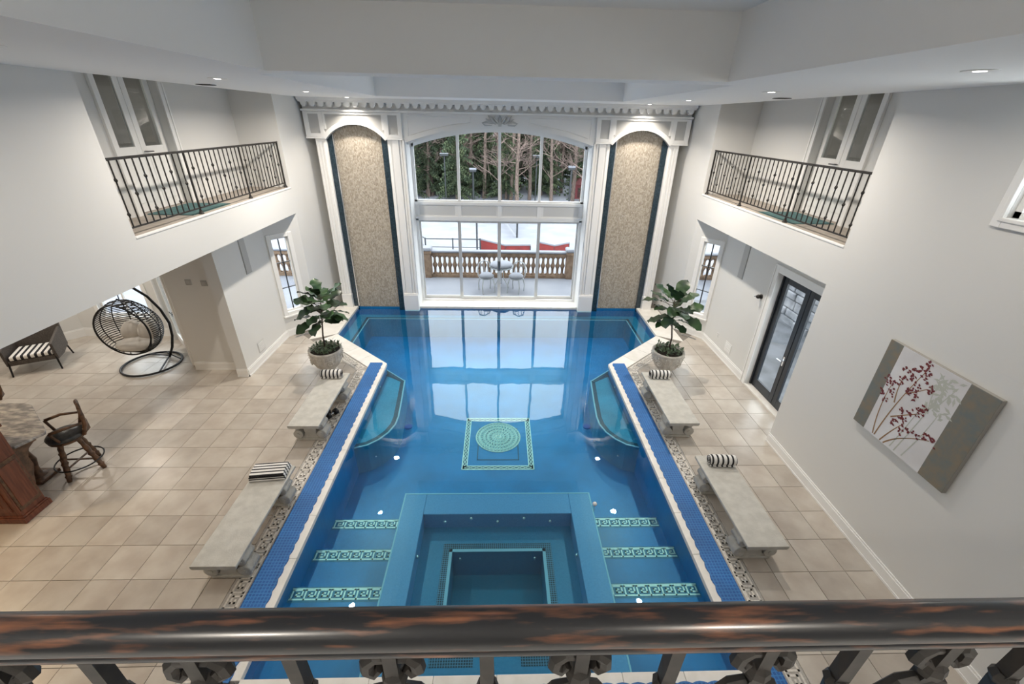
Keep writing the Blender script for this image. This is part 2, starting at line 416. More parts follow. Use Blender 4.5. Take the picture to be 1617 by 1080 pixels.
for i, (vis, q, isfull, c) in enumerate(tiles):
    if i < 290 and vis > 60:
        if isfull:
            o = bpy.data.objects.new('tile', full_me); COL.objects.link(o); o.parent = floor; o.location = (c[0], c[1], random.uniform(-0.0006, 0.0006))
        else:
            b = MB(); b.prism([(a-c[0], d-c[1]) for a,d in q], -0.016, 0.0); b.build('tile', TILE, floor, loc=(c[0], c[1], 0))
    else: rest.prism(q, -0.016, 0.0)
rest.build('tile_field', TILE, floor, kind='stuff')
# coping stones round the pool
def stone(poly, z1=0.0, zb=-0.07):
    c = (sum(a for a,b in poly)/len(poly), sum(b for a,b in poly)/len(poly))
    b = MB(); b.prism([(a-c[0], d-c[1]) for a,d in poly], zb, z1); b.build('coping_stone', COPING, floor, loc=(c[0], c[1], 0.002), bevel=0.006)
for s in (-1, 1):
    ys = [2.36+ (8.62-2.36)*i/9 for i in range(10)]
    for a, b in zip(ys[:-1], ys[1:]): stone([(s*2.655, a+.002), (s*3.05, a+.002), (s*3.05, b-.002), (s*2.655, b-.002)][::s])
    # diagonal
    P0 = Vector((s*2.655, 8.84)); P1 = Vector((s*4.34, 10.4)); dd = (P1-P0).normalized(); nn = Vector((s*abs(dd.y), -abs(dd.x))); LL = (P1-P0).length
    stone([(s*2.655, 8.622), (s*3.05, 8.622), (P0+nn*.40+dd*.10)[:], (P0)[:]][::s])
    cuts = [0.0, .62, 1.2, 1.75, LL]
    for a, b in zip(cuts[:-1], cuts[1:]):
        q0 = P0+dd*(a+.002); q1 = P0+dd*(b-.002)
        e0 = P0+dd*((a if a else .1)+.002)+nn*.40
        stone([q0[:], e0[:], (q1+nn*.40)[:], q1[:]][::s])
    for a, b in ((10.42, 11.05), (11.05, 11.7), (11.7, 12.36)):
        stone([(s*4.34, a+.002), (s*(4.97), a+.002-(.36 if a < 10.5 else 0)), (s*4.97, b-.002), (s*4.34, b-.002)][::s])
for i in range(8):
    a = -2.66+5.32*i/8; stone([(a+.002, 1.98), (a+.663, 1.98), (a+.663, 2.375), (a+.002, 2.375)])
for i in range(6):
    a = -2.46+4.92*i/6; stone([(a+.002, 12.34), (a+.818, 12.34), (a+.818, 12.86), (a+.002, 12.86)])
# greek key mosaic border set in the floor
for s in (-1, 1):
    b = MB()
    b.prism([(s*3.06,1.3),(s*3.295,1.3),(s*3.295,8.50),(s*3.06,8.60)], -0.012, -0.001)
    P0 = Vector((s*2.68, 8.84)); dd = (Vector((s*4.36, 10.4))-P0).normalized(); nn = Vector((s*abs(dd.y), -abs(dd.x)))
    q = [P0+nn*.405+dd*.12, P0+nn*.635+dd*.20, P0+nn*.635+dd*2.3, P0+nn*.405+dd*2.3]
    b.prism([v[:] for v in q], -0.012, -0.001)
    g = b.build('mosaic_ground', MOS_D, floor)
    b = MB(); key_strip(b, (s*3.178, 1.4), (s*3.178, 8.52), 0.20, 0.0, flip=s)
    a0 = P0+nn*.52+dd*.2; a1 = P0+nn*.52+dd*2.25
    key_strip(b, a0[:], a1[:], 0.19, 0.0, flip=s)
    b.build('greek_key_mosaic', MOS_W, floor, kind='stuff')

# ---- pool
pool = empty('swimming_pool', (0, 7, -0.9)); tag(pool, 'blue mosaic swimming pool with steps, medallion and square spa', 'pool')
def pbuild(b, name, mt, parent=pool, **k):
    o = b.build(name, mt, parent, **k); o.location = (0, -7, 0.9) if parent is pool else (0,0,0); return o
ZP = -0.92
b = MB(); n = len(POOL)
b.add([(x,y,-0.02) for x,y in POOL]+[(x,y,ZP) for x,y in POOL], [(i,(i+1)%n,n+(i+1)%n,n+i) for i in range(n)])
b.add([(x,y,ZP) for x,y in POOL], [tuple(range(n))])
pbuild(b, 'basin', POOLTILE)
for z, y1, ynear in ((-0.28, 3.54, 2.36), (-0.48, 4.24, 3.0), (-0.69, 4.95, 3.6)):
    for s in (-1, 1):
        b = MB(); b.box(min(s*1.46, s*2.68), max(s*1.46, s*2.68), ynear, y1, ZP, z)
        st = pbuild(b, 'step', POOLTILE)
        k = MB(); key_strip(k, (s*1.5 if s > 0 else -2.66, y1-.105), (2.66 if s > 0 else -1.5, y1-.105), 0.175, z)
        k.build('greek_key_mosaic', GK_POOL, st, kind='stuff')
        k = MB(); k.box(min(s*1.46, s*2.68)+.01, max(s*1.46, s*2.68)-.01, y1-.205, y1-.004, z-.002, z+.0012); k.build('nosing_ground', mat('nosing_mosaic', (0.035,0.15,0.24), .4) if 'nosing_mosaic' not in MATS else MATS['nosing_mosaic'], st)
# underwater side benches with dark rim
def rim_ledge(path, width, zt, body_poly, name):
    b = MB(); b.prism(body_poly, ZP, zt); o = pbuild(b, name, POOLSEAT)
    def offset(d):
        out = []
        for i, p in enumerate(path):
            a = Vector(path[max(i-1,0)]); c = Vector(path[min(i+1,len(path)-1)]); t = (c-a).normalized(); nrm = Vector((-t.y, t.x))
            out.append(Vector(p)+nrm*d)
        return out
    def band(d0, d1, z, mt, nm):
        A = offset(d0); B = offset(d1); bb = MB()
        for i in range(len(A)-1):
            bb.prism([A[i][:], A[i+1][:], B[i+1][:], B[i][:]], zt-.01, z)
        bb.build(nm, mt, o)
    band(0.022, width, zt+.003, POOLDARK, 'dark_edge_band'); band(-0.005, 0.024, zt+.005, POOLLINE, 'pale_edge_line')
    return o
for s in (-1, 1):
    pts = [(2.66,8.85),(2.19,8.53),(2.10,7.7),(2.05,7.15),(2.06,6.9),(2.14,6.65),(2.28,6.44),(2.46,6.28),(2.68,6.2)]
    pth = [(s*x, y) for x, y in pts]
    if s < 0: pth = pth[::-1]
    poly = pth + ([(-2.68, 6.2), (-2.68, 8.84)] if s < 0 else [(2.68, 8.84), (2.68, 6.2)])
    poly = [(s*x, y) for x, y in pts[:-1]] + [(s*2.68, 6.2)]
    rim_ledge(pth if s < 0 else pth, 0.11 if s < 0 else 0.11, -0.28, poly if s < 0 else poly[::-1], 'underwater_bench')
    # ledge along the far side walls
pth = [(-3.98,10.07),(-3.98,12.06),(3.98,12.06),(3.98,10.07)]
b = MB(); zt = -0.3
for s in (-1, 1): b.prism([(s*3.98,10.05),(s*4.36,10.40),(s*4.36,12.06),(s*3.98,12.06)][::s], ZP, zt)
b.box(-4.36,4.36,12.06,12.36,ZP,zt)
led = pbuild(b, 'underwater_ledge', POOLSEAT)
for nm, d0, d1, z, mt in (('dark_edge_band', .022, .10, zt+.003, POOLDARK), ('pale_edge_line', -.005, .024, zt+.005, POOLLINE)):
    b = MB()
    for s in (-1, 1): b.box(min(s*(3.98+d0), s*(3.98+d1)), max(s*(3.98+d0), s*(3.98+d1)), 10.1+d1, 12.06+d1, zt-.01, z)
    b.box(-3.98-d1, 3.98+d1, 12.06+d0, 12.06+d1, zt-.01, z); b.build(nm, mt, led)
# narrow dark lip under the diagonal coping
for s in (-1, 1):
    P0 = Vector((s*2.68, 8.84)); P1 = Vector((s*4.0, 10.07)); dd = (P1-P0).normalized(); nn = Vector((-s*abs(dd.y), abs(dd.x)))
    b = MB(); b.prism([v[:] for v in (P0-dd*.6, P1, P1+nn*.07, P0-dd*.55+nn*.07)][::s], ZP, -0.27); o = pbuild(b, 'diagonal_lip', POOLDARK)
    b = MB(); b.prism([v[:] for v in (P0-dd*.55+nn*.07, P1+nn*.07, P1+nn*.095, P0-dd*.55+nn*.095)][::s], ZP, -0.268); b.build('pale_edge_line', POOLLINE, o)
# medallion on the pool floor
md = empty('floor_medallion', (0, 7.02-7, 0)); md.parent = pool; md.location = (0, 0.06, -0.02+0.0)
MX, MY = 0.0, 7.06
k = 5.2-ZP
b = MB(); z = ZP
W0, W1, Y0, Y1 = 0.72, 0.61, 6.29, 7.93
b.box(-W0, W0, Y0, Y0+.11, z, z+.004); b.box(-W0, W0, Y1-.11, Y1, z, z+.004); b.box(-W0, -W1, Y0, Y1, z, z+.004); b.box(W1, W0, Y0, Y1, z, z+.004)
def mbuild(b, nm, mt, **kw):
    o = b.build(nm, mt, md, **kw); o.location = (0, -7.06, 0.92); return o
mbuild(b, 'border_ground', POOLDARK)
b = MB()
for d in (0.0, 0.095):
    t = .018
    x0, y0, x1, y1 = -W0+d, Y0+d, W0-d, Y1-d
    b.box(x0, x1, y0, y0+t, z, z+.007); b.box(x0, x1, y1-t, y1, z, z+.007); b.box(x0, x0+t, y0, y1, z, z+.007); b.box(x1-t, x1, y0, y1, z, z+.007)
mbuild(b, 'border_line', GK_POOL)
b = MB()
def guil(p0, p1, N):
    p0 = Vector(p0); p1 = Vector(p1); d = (p1-p0); L = d.length; d.normalize(); nn = Vector((-d.y, d.x))
    for ph in (0, math.pi):
        pts = []
        for i in range(N*6+1):
            s = L*i/(N*6); q = p0+d*s+nn*.024*math.sin(math.pi*i/6*1.0+ph); pts.append((q.x, q.y, z+.005))
        b.tube(pts, .0085, 4)
guil((-.665,6.345), (.665,6.345), 11); guil((-.665,7.875), (.665,7.875), 11); guil((-.665,6.40), (-.665,7.82), 13); guil((.665,6.40), (.665,7.82), 13)
mbuild(b, 'guilloche', GK_POOL, kind='stuff')
b = MB(); t = .022
for (x0,x1,y0,y1) in ((-.43,.43,6.56,6.56+t),(-.43,.43,7.55,7.55+t),(-.43,-.43+t,6.56,7.55),(.43-t,.43,6.56,7.55)): b.box(x0,x1,y0,y1,z,z+.004)
mbuild(b, 'inner_square_line', POOLDARK)
b = MB(); b.lathe([(.485,0),(.485,.006)], 48, (MX,7.27,z)); mbuild(b, 'medallion_disc', mat('medallion_mosaic', (0.30,0.42,0.42), .4, col2=(0.46,0.56,0.52), nscale=30))
b = MB()
def ringm(r, wdt, n=48):
    pts = [(MX+r*math.cos(2*math.pi*i/n), 7.27+r*math.sin(2*math.pi*i/n), z+.008) for i in range(n)]
    b.tube(pts, wdt, 4, close=True)
for r, wd in ((.475,.012),(.40,.008),(.30,.006),(.22,.008),(.12,.006),(.05,.02)): ringm(r, wd)
for r0, r1, N, off in ((.41,.465,40,0),(.31,.39,30,.5),(.23,.29,28,0),(.13,.21,18,.5),(.06,.115,10,0)):
    for i in range(N):
        a = 2*math.pi*(i+off)/N; a2 = a+2*math.pi/N*.55
        b.tube([(MX+r0*math.cos(a),7.27+r0*math.sin(a),z+.008),(MX+r1*math.cos(a2),7.27+r1*math.sin(a2),z+.008)], .007, 4)
mbuild(b, 'medallion_scrollwork', GK_POOL, kind='stuff')
b = MB()
def ringm2(r, wdt, n=48, seg=24):
    for i in range(seg):
        a = 2*math.pi*i/seg; a2 = a+2*math.pi/seg*.5
        b.tube([(MX+r*math.cos(a),7.27+r*math.sin(a),z+.010),(MX+r*math.cos(a2),7.27+r*math.sin(a2),z+.010)], wdt, 4)
ringm2(.26,.008); ringm2(.35,.006,seg=36); ringm2(.44,.006,seg=40); ringm2(.165,.007,seg=16)
mbuild(b, 'medallion_dark_dots', POOLDARK, kind='stuff')
# floor drains, jets
for s in (-1, 1):
    b = MB(); b.lathe([(.085,0),(.085,.014),(.06,.016)], 20, (s*2.0,7.62,ZP)); pbuild(b, 'floor_drain', mat('drain_blue', (0.008,0.10,0.42), .4) if 'drain_blue' not in MATS else MATS['drain_blue'])
    for (x,y,zz) in ((2.07,7.0,-.55),(2.35,6.33,-.6),(2.66,8.1,-.18)):
        b = MB(); b.ball((s*x,y,zz), .022, n=8, k=5); pbuild(b, 'wall_jet', JET)
# spa
spa = empty('spa', (0,0,0)); spa.parent = pool; spa.location = (0,-7,.9)
def sbuild(b, nm, mt, **kw): return b.build(nm, mt, spa, **kw)
zr = -0.085; zs = -0.37
b = MB(); b.box(-1.46,-1.12,2.36,4.92,ZP,zr); b.box(1.12,1.46,2.36,4.92,ZP,zr); b.box(-1.12,1.12,4.52,4.92,ZP,zr); b.box(-1.12,1.12,2.36,2.42,ZP,zr)
sbuild(b, 'rim', SPARIM, bevel=0.01)
b = MB(); t = .018
b.box(-1.465,1.465,4.905,4.925,zr-.02,zr+.004); b.box(-1.465,-1.445,2.36,4.905,zr-.02,zr+.004); b.box(1.445,1.465,2.36,4.905,zr-.02,zr+.004)
sbuild(b, 'rim_edge_line', POOLLINE)
b = MB(); b.box(-1.12,-.66,2.42,4.52,ZP,zs); b.box(.66,1.12,2.42,4.52,ZP,zs); b.box(-.66,.66,4.10,4.52,ZP,zs); b.box(-.66,.66,2.42,2.82,ZP,zs)
sbuild(b, 'seat', mat('spa_seat_tile', (0.03,0.17,0.31), .4, col2=(0.04,0.20,0.35), nscale=45))
b = MB()
b.box(-.79,-.70,2.62,4.23,zs,zs+.003); b.box(.70,.79,2.62,4.23,zs,zs+.003); b.box(-.70,.70,4.14,4.23,zs,zs+.003); b.box(-.70,-.28,2.62,2.74,zs,zs+.003); b.box(.28,.70,2.62,2.74,zs,zs+.003)
sbuild(b, 'dark_edge_band', DARKGRID)
b = MB(); b.box(-.70,-.655,2.78,4.14,zs,zs+.002); b.box(.655,.70,2.78,4.14,zs,zs+.002); b.box(-.70,.70,4.095,4.14,zs,zs+.002)
sbuild(b, 'pale_edge_line', POOLLINE)
b = MB(); b.box(-.66,.66,2.82,4.10,ZP-.01,ZP+.01); sbuild(b, 'well_floor', mat('spa_well_tile', (0.03,0.18,0.29), .4, col2=(0.04,0.21,0.33), nscale=45))
for (x,y,zz) in ((-.80,4.515,-.24),(0,4.515,-.24),(.80,4.515,-.24),(-.4,4.515,-.17),(.4,4.515,-.17),(-1.115,3.9,-.2),(1.115,3.9,-.2),(-.55,4.097,-.52),(.55,4.097,-.52)):
    b = MB(); b.ball((x,y,zz), .028, n=10, k=6); sbuild(b, 'jet', JET, smooth=True)
b = MB(); b.prism(POOL, -0.0655, -0.065)
b = MB(); b.add([(x,y,-.065) for x,y in POOL], [tuple(range(len(POOL)))]); pbuild(b, 'water', WATER)
b = MB(); b.ball((1.50,4.66,-.045), .035, n=12, k=8); b.tube([(1.50,4.66,-.07),(1.49,4.63,-.2)], .006, 5)
tag(b.build('pool_thermometer', WHITEPL, smooth=True), 'small white ball float beside the corner of the spa', 'thermometer')

# ---- side walls
for s in (-1, 1):
    side = 'left' if s < 0 else 'right'
    b = MB()
    x0, x1 = (s*5.0, s*5.13)
    bx = lambda y0, y1, z0, z1, xa=5.0, xb=5.13: b.box(min(s*xa, s*xb), max(s*xa, s*xb), y0, y1, z0, z1)
    bx(-3.2, YE, ZS, ZB)                        # band below the balcony
    if s < 0:
        bx(-3.2, 6.0, ZB, 6.3)
    else:
        bx(-3.2, 2.55, ZB, 6.3); bx(4.17, 6.0, ZB, 6.3); bx(2.55, 4.17, ZB, 4.44); bx(2.55, 4.17, 5.5, 6.3)
        b.box(5.0, 5.80, -3.2, 6.07, -.05, ZS-.0005)  # thick near wall
    bx(YE, 13.1, -0.05, 6.3)                    # between chamfer and far wall
    b.box(min(s*5.13,s*6.2), max(s*5.13,s*6.2), 6.0, YE, ZS, ZS+.05)
    struct(b.build('wall_'+side, WALL), 'white %s side wall with the balcony opening above' % side)
    # balcony alcove shell
    b = MB()
    wall_seg(b, (s*5.95, 6.0), (s*5.95, YE), -s*0.22, ZB, 6.15, [(1.45, 2.75, ZB, 5.88)])
    b.box(min(s*5.13,s*6.2), max(s*5.13,s*6.2), YE, YE+.12, ZB-.1, 6.3)
    b.box(min(s*5.13,s*6.2), max(s*5.13,s*6.2), 5.88, 6.0, ZB-.1, 6.3)
    b.box(min(s*5.13,s*6.2), max(s*5.13,s*6.2), 5.88, YE+.12, 6.15, 6.3)
    struct(b.build('wall_balcony_'+side, WALL))
    b = MB(); b.box(min(s*5.02,s*6.2), max(s*5.02,s*6.2), 6.0, YE, ZB-.1, ZB+.006); struct(b.build('floor_balcony_'+side, BALCFLOOR))
    b = MB(); b.box(min(s*4.99,s*5.04), max(s*4.99,s*5.04), 6.0, YE+.01, ZB-.02, ZB+.010); struct(b.build('trim_balcony_edge_'+side, TRIM, bevel=.006))
    # lower recess wall
    b = MB()
    if s < 0:
        wall_seg(b, (-5.56, 8.25), (-5.56, 10.22), 0.24, -.05, ZS)
        b.box(-6.9, -5.8, 8.55, 8.75, -.05, ZS)
    else:
        wall_seg(b, (5.56, 6.07), (5.56, 10.22), -0.24, -.05, ZS, [(.28, 1.92, -.05, 2.62)])
    struct(b.build('wall_recess_'+side, WALL))
    b = MB(); A = (s*DA[0], DA[1]); B = (s*DB[0], DB[1])
    wall_seg(b, A, B, s*-0.16 if s > 0 else 0.16, -.05, ZS, [(.13, .55, .66, 2.56)])
    struct(b.build('wall_chamfer_'+side, WALL))
    # side window in the chamfer wall
    M = frame_m(A, B, 1 if s < 0 else -1)
    win = empty('window_%d' % (2 if s < 0 else 3)); win.matrix_world = M; struct(win, 'narrow %s side window with dark muntins beside the potted fig' % side)
    b = MB(); s0, s1, h0, h1 = .13, .55, .66, 2.56
    b.box(s0-.10, s0, -.03, .01, h0-.10, h1+.10); b.box(s1, s1+.10, -.03, .01, h0-.10, h1+.10); b.box(s0, s1, -.03, .01, h1, h1+.10); b.box(s0, s1, -.03, .01, h0-.10, h0)
    b.build('casing', TRIM, win, bevel=.008)
    b = MB(); b.box(s0-.12, s1+.12, -.06, .03, h0-.13, h0-.09); b.build('window_sill', TRIM, win, bevel=.006)
    b = MB(); b.box(s0, s0+.035, .05, .11, h0, h1); b.box(s1-.035, s1, .05, .11, h0, h1); b.box(s0, s1, .05, .11, h0, h0+.04); b.box(s0, s1, .05, .11, h1-.04, h1)
    b.build('sash', TRIM, win)
    b = MB(); mx = (s0+s1)/2
    b.box(mx-.008, mx+.008, .06, .10, h0, h1)
    for zz in (1.28, 1.93): b.box(s0, s1, .06, .10, zz-.008, zz+.008)
    b.build('muntin', BLACK, win)
    b = MB(); b.box(s0+.03, s1-.03, .078, .084, h0+.03, h1-.03); b.build('pane', GLASS, win)
# balcony french doors
for s in (-1, 1):
    side = 'left' if s < 0 else 'right'
    d = empty('door_%d' % (1 if s < 0 else 2), (s*5.95, 8.1, ZB)); struct(d, 'white glazed double door at the back of the %s balcony' % side)
    b = MB()
    for y0, y1 in ((-.77,-.65),(.65,.77)):
        b.box(min(0,-s*.03), max(0,-s*.03), y0, y1, 0, 2.34); b.box(min(-s*.03,-s*.045), max(-s*.03,-s*.045), y0 if y0 < 0 else y1-.035, y0+.035 if y0 < 0 else y1, 0, 2.34)
    b.box(min(0,-s*.03), max(0,-s*.03), -.77, .77, 2.22, 2.36)
    b.build('casing', TRIM, d, bevel=.006)
    for k in (-1, 1):
        lf = empty('leaf'); lf.parent = d; lf.location = (s*.15, k*.325, 0)
        b = MB(); 
        for y0, y1, z0, z1 in ((-.32,-.205,0.01,2.2),(.205,.32,.01,2.2),(-.205,.205,.01,1.02),(-.205,.205,2.06,2.2)): b.box(-.022, .022, y0, y1, z0, z1)
        b.build('leaf_frame', TRIM, lf, bevel=.005)
        b = MB(); b.box(-.004, .004, -.205, .205, 1.02, 2.06); b.build('pane', DOORGLASS, lf)
        b = MB(); b.box(-s*.022-.008, -s*.022+.008, -.20, .20, .15, .85); b.build('lower_panel', TRIM, lf, bevel=.006)
        if k == 1:
            b = MB(); b.lathe([(.028,-.004),(.028,.004)], 12); 
            b.tube([(0,0,0),(-s*.05,0,0)], .009, 6); b.tube([(-s*.05,0,0),(-s*.055,.12,-.005)], .009, 6)
            o = b.build('lever_handle', BLACK, lf); o.location = (-s*.03, -.27, .94)
# dim rooms behind the balcony doors
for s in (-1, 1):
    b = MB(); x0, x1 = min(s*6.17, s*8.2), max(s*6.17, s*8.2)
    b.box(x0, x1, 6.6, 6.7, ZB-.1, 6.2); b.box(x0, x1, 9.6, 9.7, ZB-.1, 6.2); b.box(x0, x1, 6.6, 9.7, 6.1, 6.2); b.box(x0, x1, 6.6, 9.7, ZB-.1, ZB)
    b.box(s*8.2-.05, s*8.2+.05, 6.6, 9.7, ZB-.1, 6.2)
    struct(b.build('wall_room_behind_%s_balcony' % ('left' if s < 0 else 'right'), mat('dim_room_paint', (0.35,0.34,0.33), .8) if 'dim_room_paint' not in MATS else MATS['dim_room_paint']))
# window high in the near right wall
win = empty('window_4', (5.0, 3.36, 4.44)); struct(win, 'white framed window high in the near right wall')
b = MB()
for y0,y1,z0,z1 in ((-.81,.81,-.10,0),(-.81,.81,1.06,1.16),(-.91,-.81,-.10,1.16),(.81,.91,-.10,1.16)): b.box(-.035,.0,y0,y1,z0,z1)
for y0,y1,z0,z1 in ((-.83,.83,-.04,0),(-.83,.83,1.06,1.10),(-.85,-.81,-.04,1.10),(.81,.85,-.04,1.10)): b.box(-.05,-.03,y0,y1,z0,z1)
b.build('casing', TRIM, win, bevel=.008)
b = MB()
for y0,y1,z0,z1 in ((-.81,.81,0,.06),(-.81,.81,1.0,1.06),(-.81,-.75,0,1.06),(.75,.81,0,1.06),(-.03,.03,0,1.06)): b.box(.05,.09,y0,y1,z0,z1)
b.build('sash', TRIM, win)
b = MB(); b.box(.066,.074,-.76,.76,.05,1.01); b.build('pane', GLASS, win)
# baseboards
def baseboard(name, A, B, out, z=0.0, hgt=.19):
    b = MB(); M = frame_m(A, B, out); b.m = M; L = (Vector(B)-Vector(A)).length
    b.box(0, L, -.022, 0, z, z+hgt-.03); b.box(0, L, -.03, 0, z, z+.03); b.box(0, L, -.014, 0, z+hgt-.03, z+hgt)
    struct(b.build(name, TRIM))
baseboard('baseboard_right_near', (5.0,-3.2), (5.0,6.07), -1)
baseboard('baseboard_right_recess', (5.56,8.12), (5.56,10.22), -1)
baseboard('baseboard_left_recess', (-5.56,8.25), (-5.56,10.22), 1)
baseboard('baseboard_left_column', (-5.8,8.25), (-5.56,8.25), 1)
baseboard('baseboard_left_return', (-6.9,8.55), (-5.8,8.55), 1)
baseboard('baseboard_left_chamfer', (-5.56,10.22), (-5.0,10.9), 1)
baseboard('baseboard_right_chamfer', (5.56,10.22), (5.0,10.9), -1)

# ---- room to the left of the pool
b = MB()
wall_seg(b, (-10.73,10.23), (-8.57,10.23), .2, -.05, ZS, [(.62, 1.86, .55, 2.7)])
wall_seg(b, (-12.5,8.25), (-10.73,10.23), .2, -.05, ZS)
wall_seg(b, (-8.57,10.23), (-6.88,8.55), .2, -.05, ZS, [(.35, 2.05, -.05, 2.5)])
b.box(-12.6,-12.45,-3.2,8.4,-.05,ZS); b.box(-12.6,-5.0,-3.35,-3.2,-.05,ZS)
struct(b.build('wall_lounge', WALL), 'white walls of the lounge beside the pool')
baseboard('baseboard_lounge_back', (-10.73,10.23), (-8.57,10.23), 1, hgt=.22)
baseboard('baseboard_lounge_diagonal', (-12.5,8.25), (-10.73,10.23), 1, hgt=.22)
b = MB(); b.box(-12.6,-5.13,-3.35,8.6,ZS+.001,ZS+.1); b.prism([(-12.6,8.6),(-5.13,8.6),(-5.13,10.9),(-12.6,10.9)],ZS+.001,ZS+.1); struct(b.build('ceiling_lounge', CEIL))
win = empty('window_5', (-10.11+.62, 10.23, 0)); struct(win, 'white lounge window behind the hanging egg chair')
b = MB()
for x0,x1,z0,z1 in ((-.72,-.62,.45,2.8),(.62,.72,.45,2.8),(-.62,.62,.45,.55),(-.62,.62,2.7,2.8)): b.box(x0,x1,-.03,.02,z0,z1)
b.build('casing', TRIM, win, bevel=.006)
b = MB()
for x0,x1,z0,z1 in ((-.62,-.57,.55,2.7),(.57,.62,.55,2.7),(-.02,.02,.55,2.7),(-.57,.57,.55,.6),(-.57,.57,2.65,2.7),(-.57,.57,1.6,1.63)): b.box(x0,x1,.08,.13,z0,z1)
b.build('sash', TRIM, win)
b = MB(); b.box(-.58,.58,.1,.107,.58,2.67); b.build('pane', GLASS, win)
# glazed door in the diagonal lounge wall
M = frame_m((-8.57,10.23), (-6.88,8.55), 1)
d = empty('door_4'); d.matrix_world = M; struct(d, 'white glazed door in the diagonal lounge wall beside the grey column')
b = MB(); b.box(.25,.35,-.035,.02,0,2.62); b.box(2.05,2.15,-.035,.02,0,2.62); b.box(.35,2.05,-.035,.02,2.5,2.62); b.build('casing', TRIM, d, bevel=.006)
for k in (0, 1):
    lf = empty('leaf'); lf.parent = d; lf.location = (.36+.845*k, .09, 0)
    b = MB()
    for x0,x1,z0,z1 in ((0,.10,.01,2.49),(.735,.835,.01,2.49),(.1,.735,.01,.2),(.1,.735,2.38,2.49)): b.box(x0,x1,-.022,.022,z0,z1)
    b.build('leaf_frame', TRIM, lf, bevel=.004)
    b = MB(); b.box(.1,.735,-.004,.004,.2,2.38); b.build('pane', GLASS, lf)
    b = MB(); b.tube([(.79 if k == 0 else .05,-.02,1.0),(.79 if k == 0 else .05,-.07,1.0),(.67 if k == 0 else .17,-.075,1.0)], .009, 6); b.build('lever_handle', BLACK, lf)
# ---- right french doors (black)
d = empty('door_3', (5.56, 7.17, 0)); struct(d, 'black framed glass double door in the right wall')
b = MB()
for y0,y1,z0,z1 in ((-.95,-.82,0,2.75),(.82,.95,0,2.75),(-.82,.82,2.62,2.75)): b.box(-.03,.0,y0,y1,z0,z1)
for y0,y1,z0,z1 in ((-.95,-.92,0,2.77),(.92,.95,0,2.77),(-.95,.95,2.74,2.77)): b.box(-.045,-.02,y0,y1,z0,z1)
b.build('casing', TRIM, d, bevel=.006)
b = MB(); b.box(-.02,.3,-.82,.82,-.03,.035); b.build('threshold', COPING, d)
b = MB(); b.box(.10,.20,.78,.82,.03,2.62); b.box(.10,.20,-.82,-.78,.03,2.62); b.box(.10,.20,-.82,.82,2.57,2.62); b.build('door_frame', BLACKDOOR, d)
for k in (1, -1):
    lf = empty('leaf'); lf.parent = d; lf.location = (.15, k*.392, .04)
    b = MB()
    for y0,y1,z0,z1 in ((-.385,-.27,0,2.53),(.27,.385,0,2.53),(-.27,.27,0,.2),(-.27,.27,2.40,2.53)): b.box(-.025,.025,y0,y1,z0,z1)
    b.build('leaf_frame', BLACKDOOR, lf, bevel=.005)
    b = MB(); b.box(-.004,.004,-.27,.27,.2,2.40); b.build('pane', GLASS, lf)
    if k == 1:
        b = MB(); b.tube([(-.02,-.32,.98),(-.075,-.32,.98),(-.08,-.19,.975)], .01, 6); b.box(-.03,-.025,-.34,-.30,.88,1.08); b.build('lever_handle', JET, lf)
# ---- ceiling with coffers
b = MB(); ZR = 6.32
b.box(-5.0,-2.7,-3.3,13.2,ZC,ZR); b.box(2.7,5.0,-3.3,13.2,ZC,ZR)
b.box(-2.7,-2.42,-3.3,5.66,ZC,ZR); b.box(2.42,2.7,-3.3,5.66,ZC,ZR)
b.box(-2.42,2.42,5.24,5.66,ZC,ZR); b.box(-2.7,2.7,10.72,13.2,ZC,ZR); b.box(-2.42,2.42,-3.3,-1.6,ZC,ZR)
b.box(-2.42,2.42,-1.6,5.24,6.2,ZR); b.box(-2.7,2.7,5.66,10.72,6.05,ZR)
b.box(-6.3,6.3,-3.4,13.3,ZR,ZR+.1)
struct(b.build('ceiling', CEIL), 'white ceiling with two deep coffers')
# back of the room and gallery under the camera
b = MB(); b.box(-5.1,5.1,-3.35,-3.2,-.05,6.3); struct(b.build('wall_gallery', WALL))
b = MB(); b.box(-5.0,5.0,-3.2,.36,3.2,ZB); struct(b.build('floor_gallery', TRIM))
# ================================================================= FAR WALL
def arcz(x, a, spring, rise):
    Rr = (a*a+rise*rise)/(2*rise); return spring-(Rr-rise)+math.sqrt(max(0, Rr*Rr-x*x))
def arc_pts(cx, a, spring, rise, n=20, x0=None, x1=None):
    x0 = -a if x0 is None else x0; x1 = a if x1 is None else x1
    return [(cx+x0+(x1-x0)*i/n, arcz(x0+(x1-x0)*i/n, a, spring, rise)) for i in range(n+1)]
# rear masonry behind the decoration
b = MB()
for s in (-1, 1): b.box(min(s*2.46,s*4.76), max(s*2.46,s*4.76), 12.62, 13.2, -.95, 6.3); b.box(min(s*4.76,s*5.2), max(s*4.76,s*5.2), 13.06, 13.2, -.95, 6.3); b.box(min(s*4.76,s*5.0), max(s*4.76,s*5.0), 12.62, 13.1, 4.74, 6.3)
b.box(-2.46, 2.46, 12.62, 13.2, 5.12, 6.3)
struct(b.build('wall_back', WALL), 'far wall behind the waterfall panels')
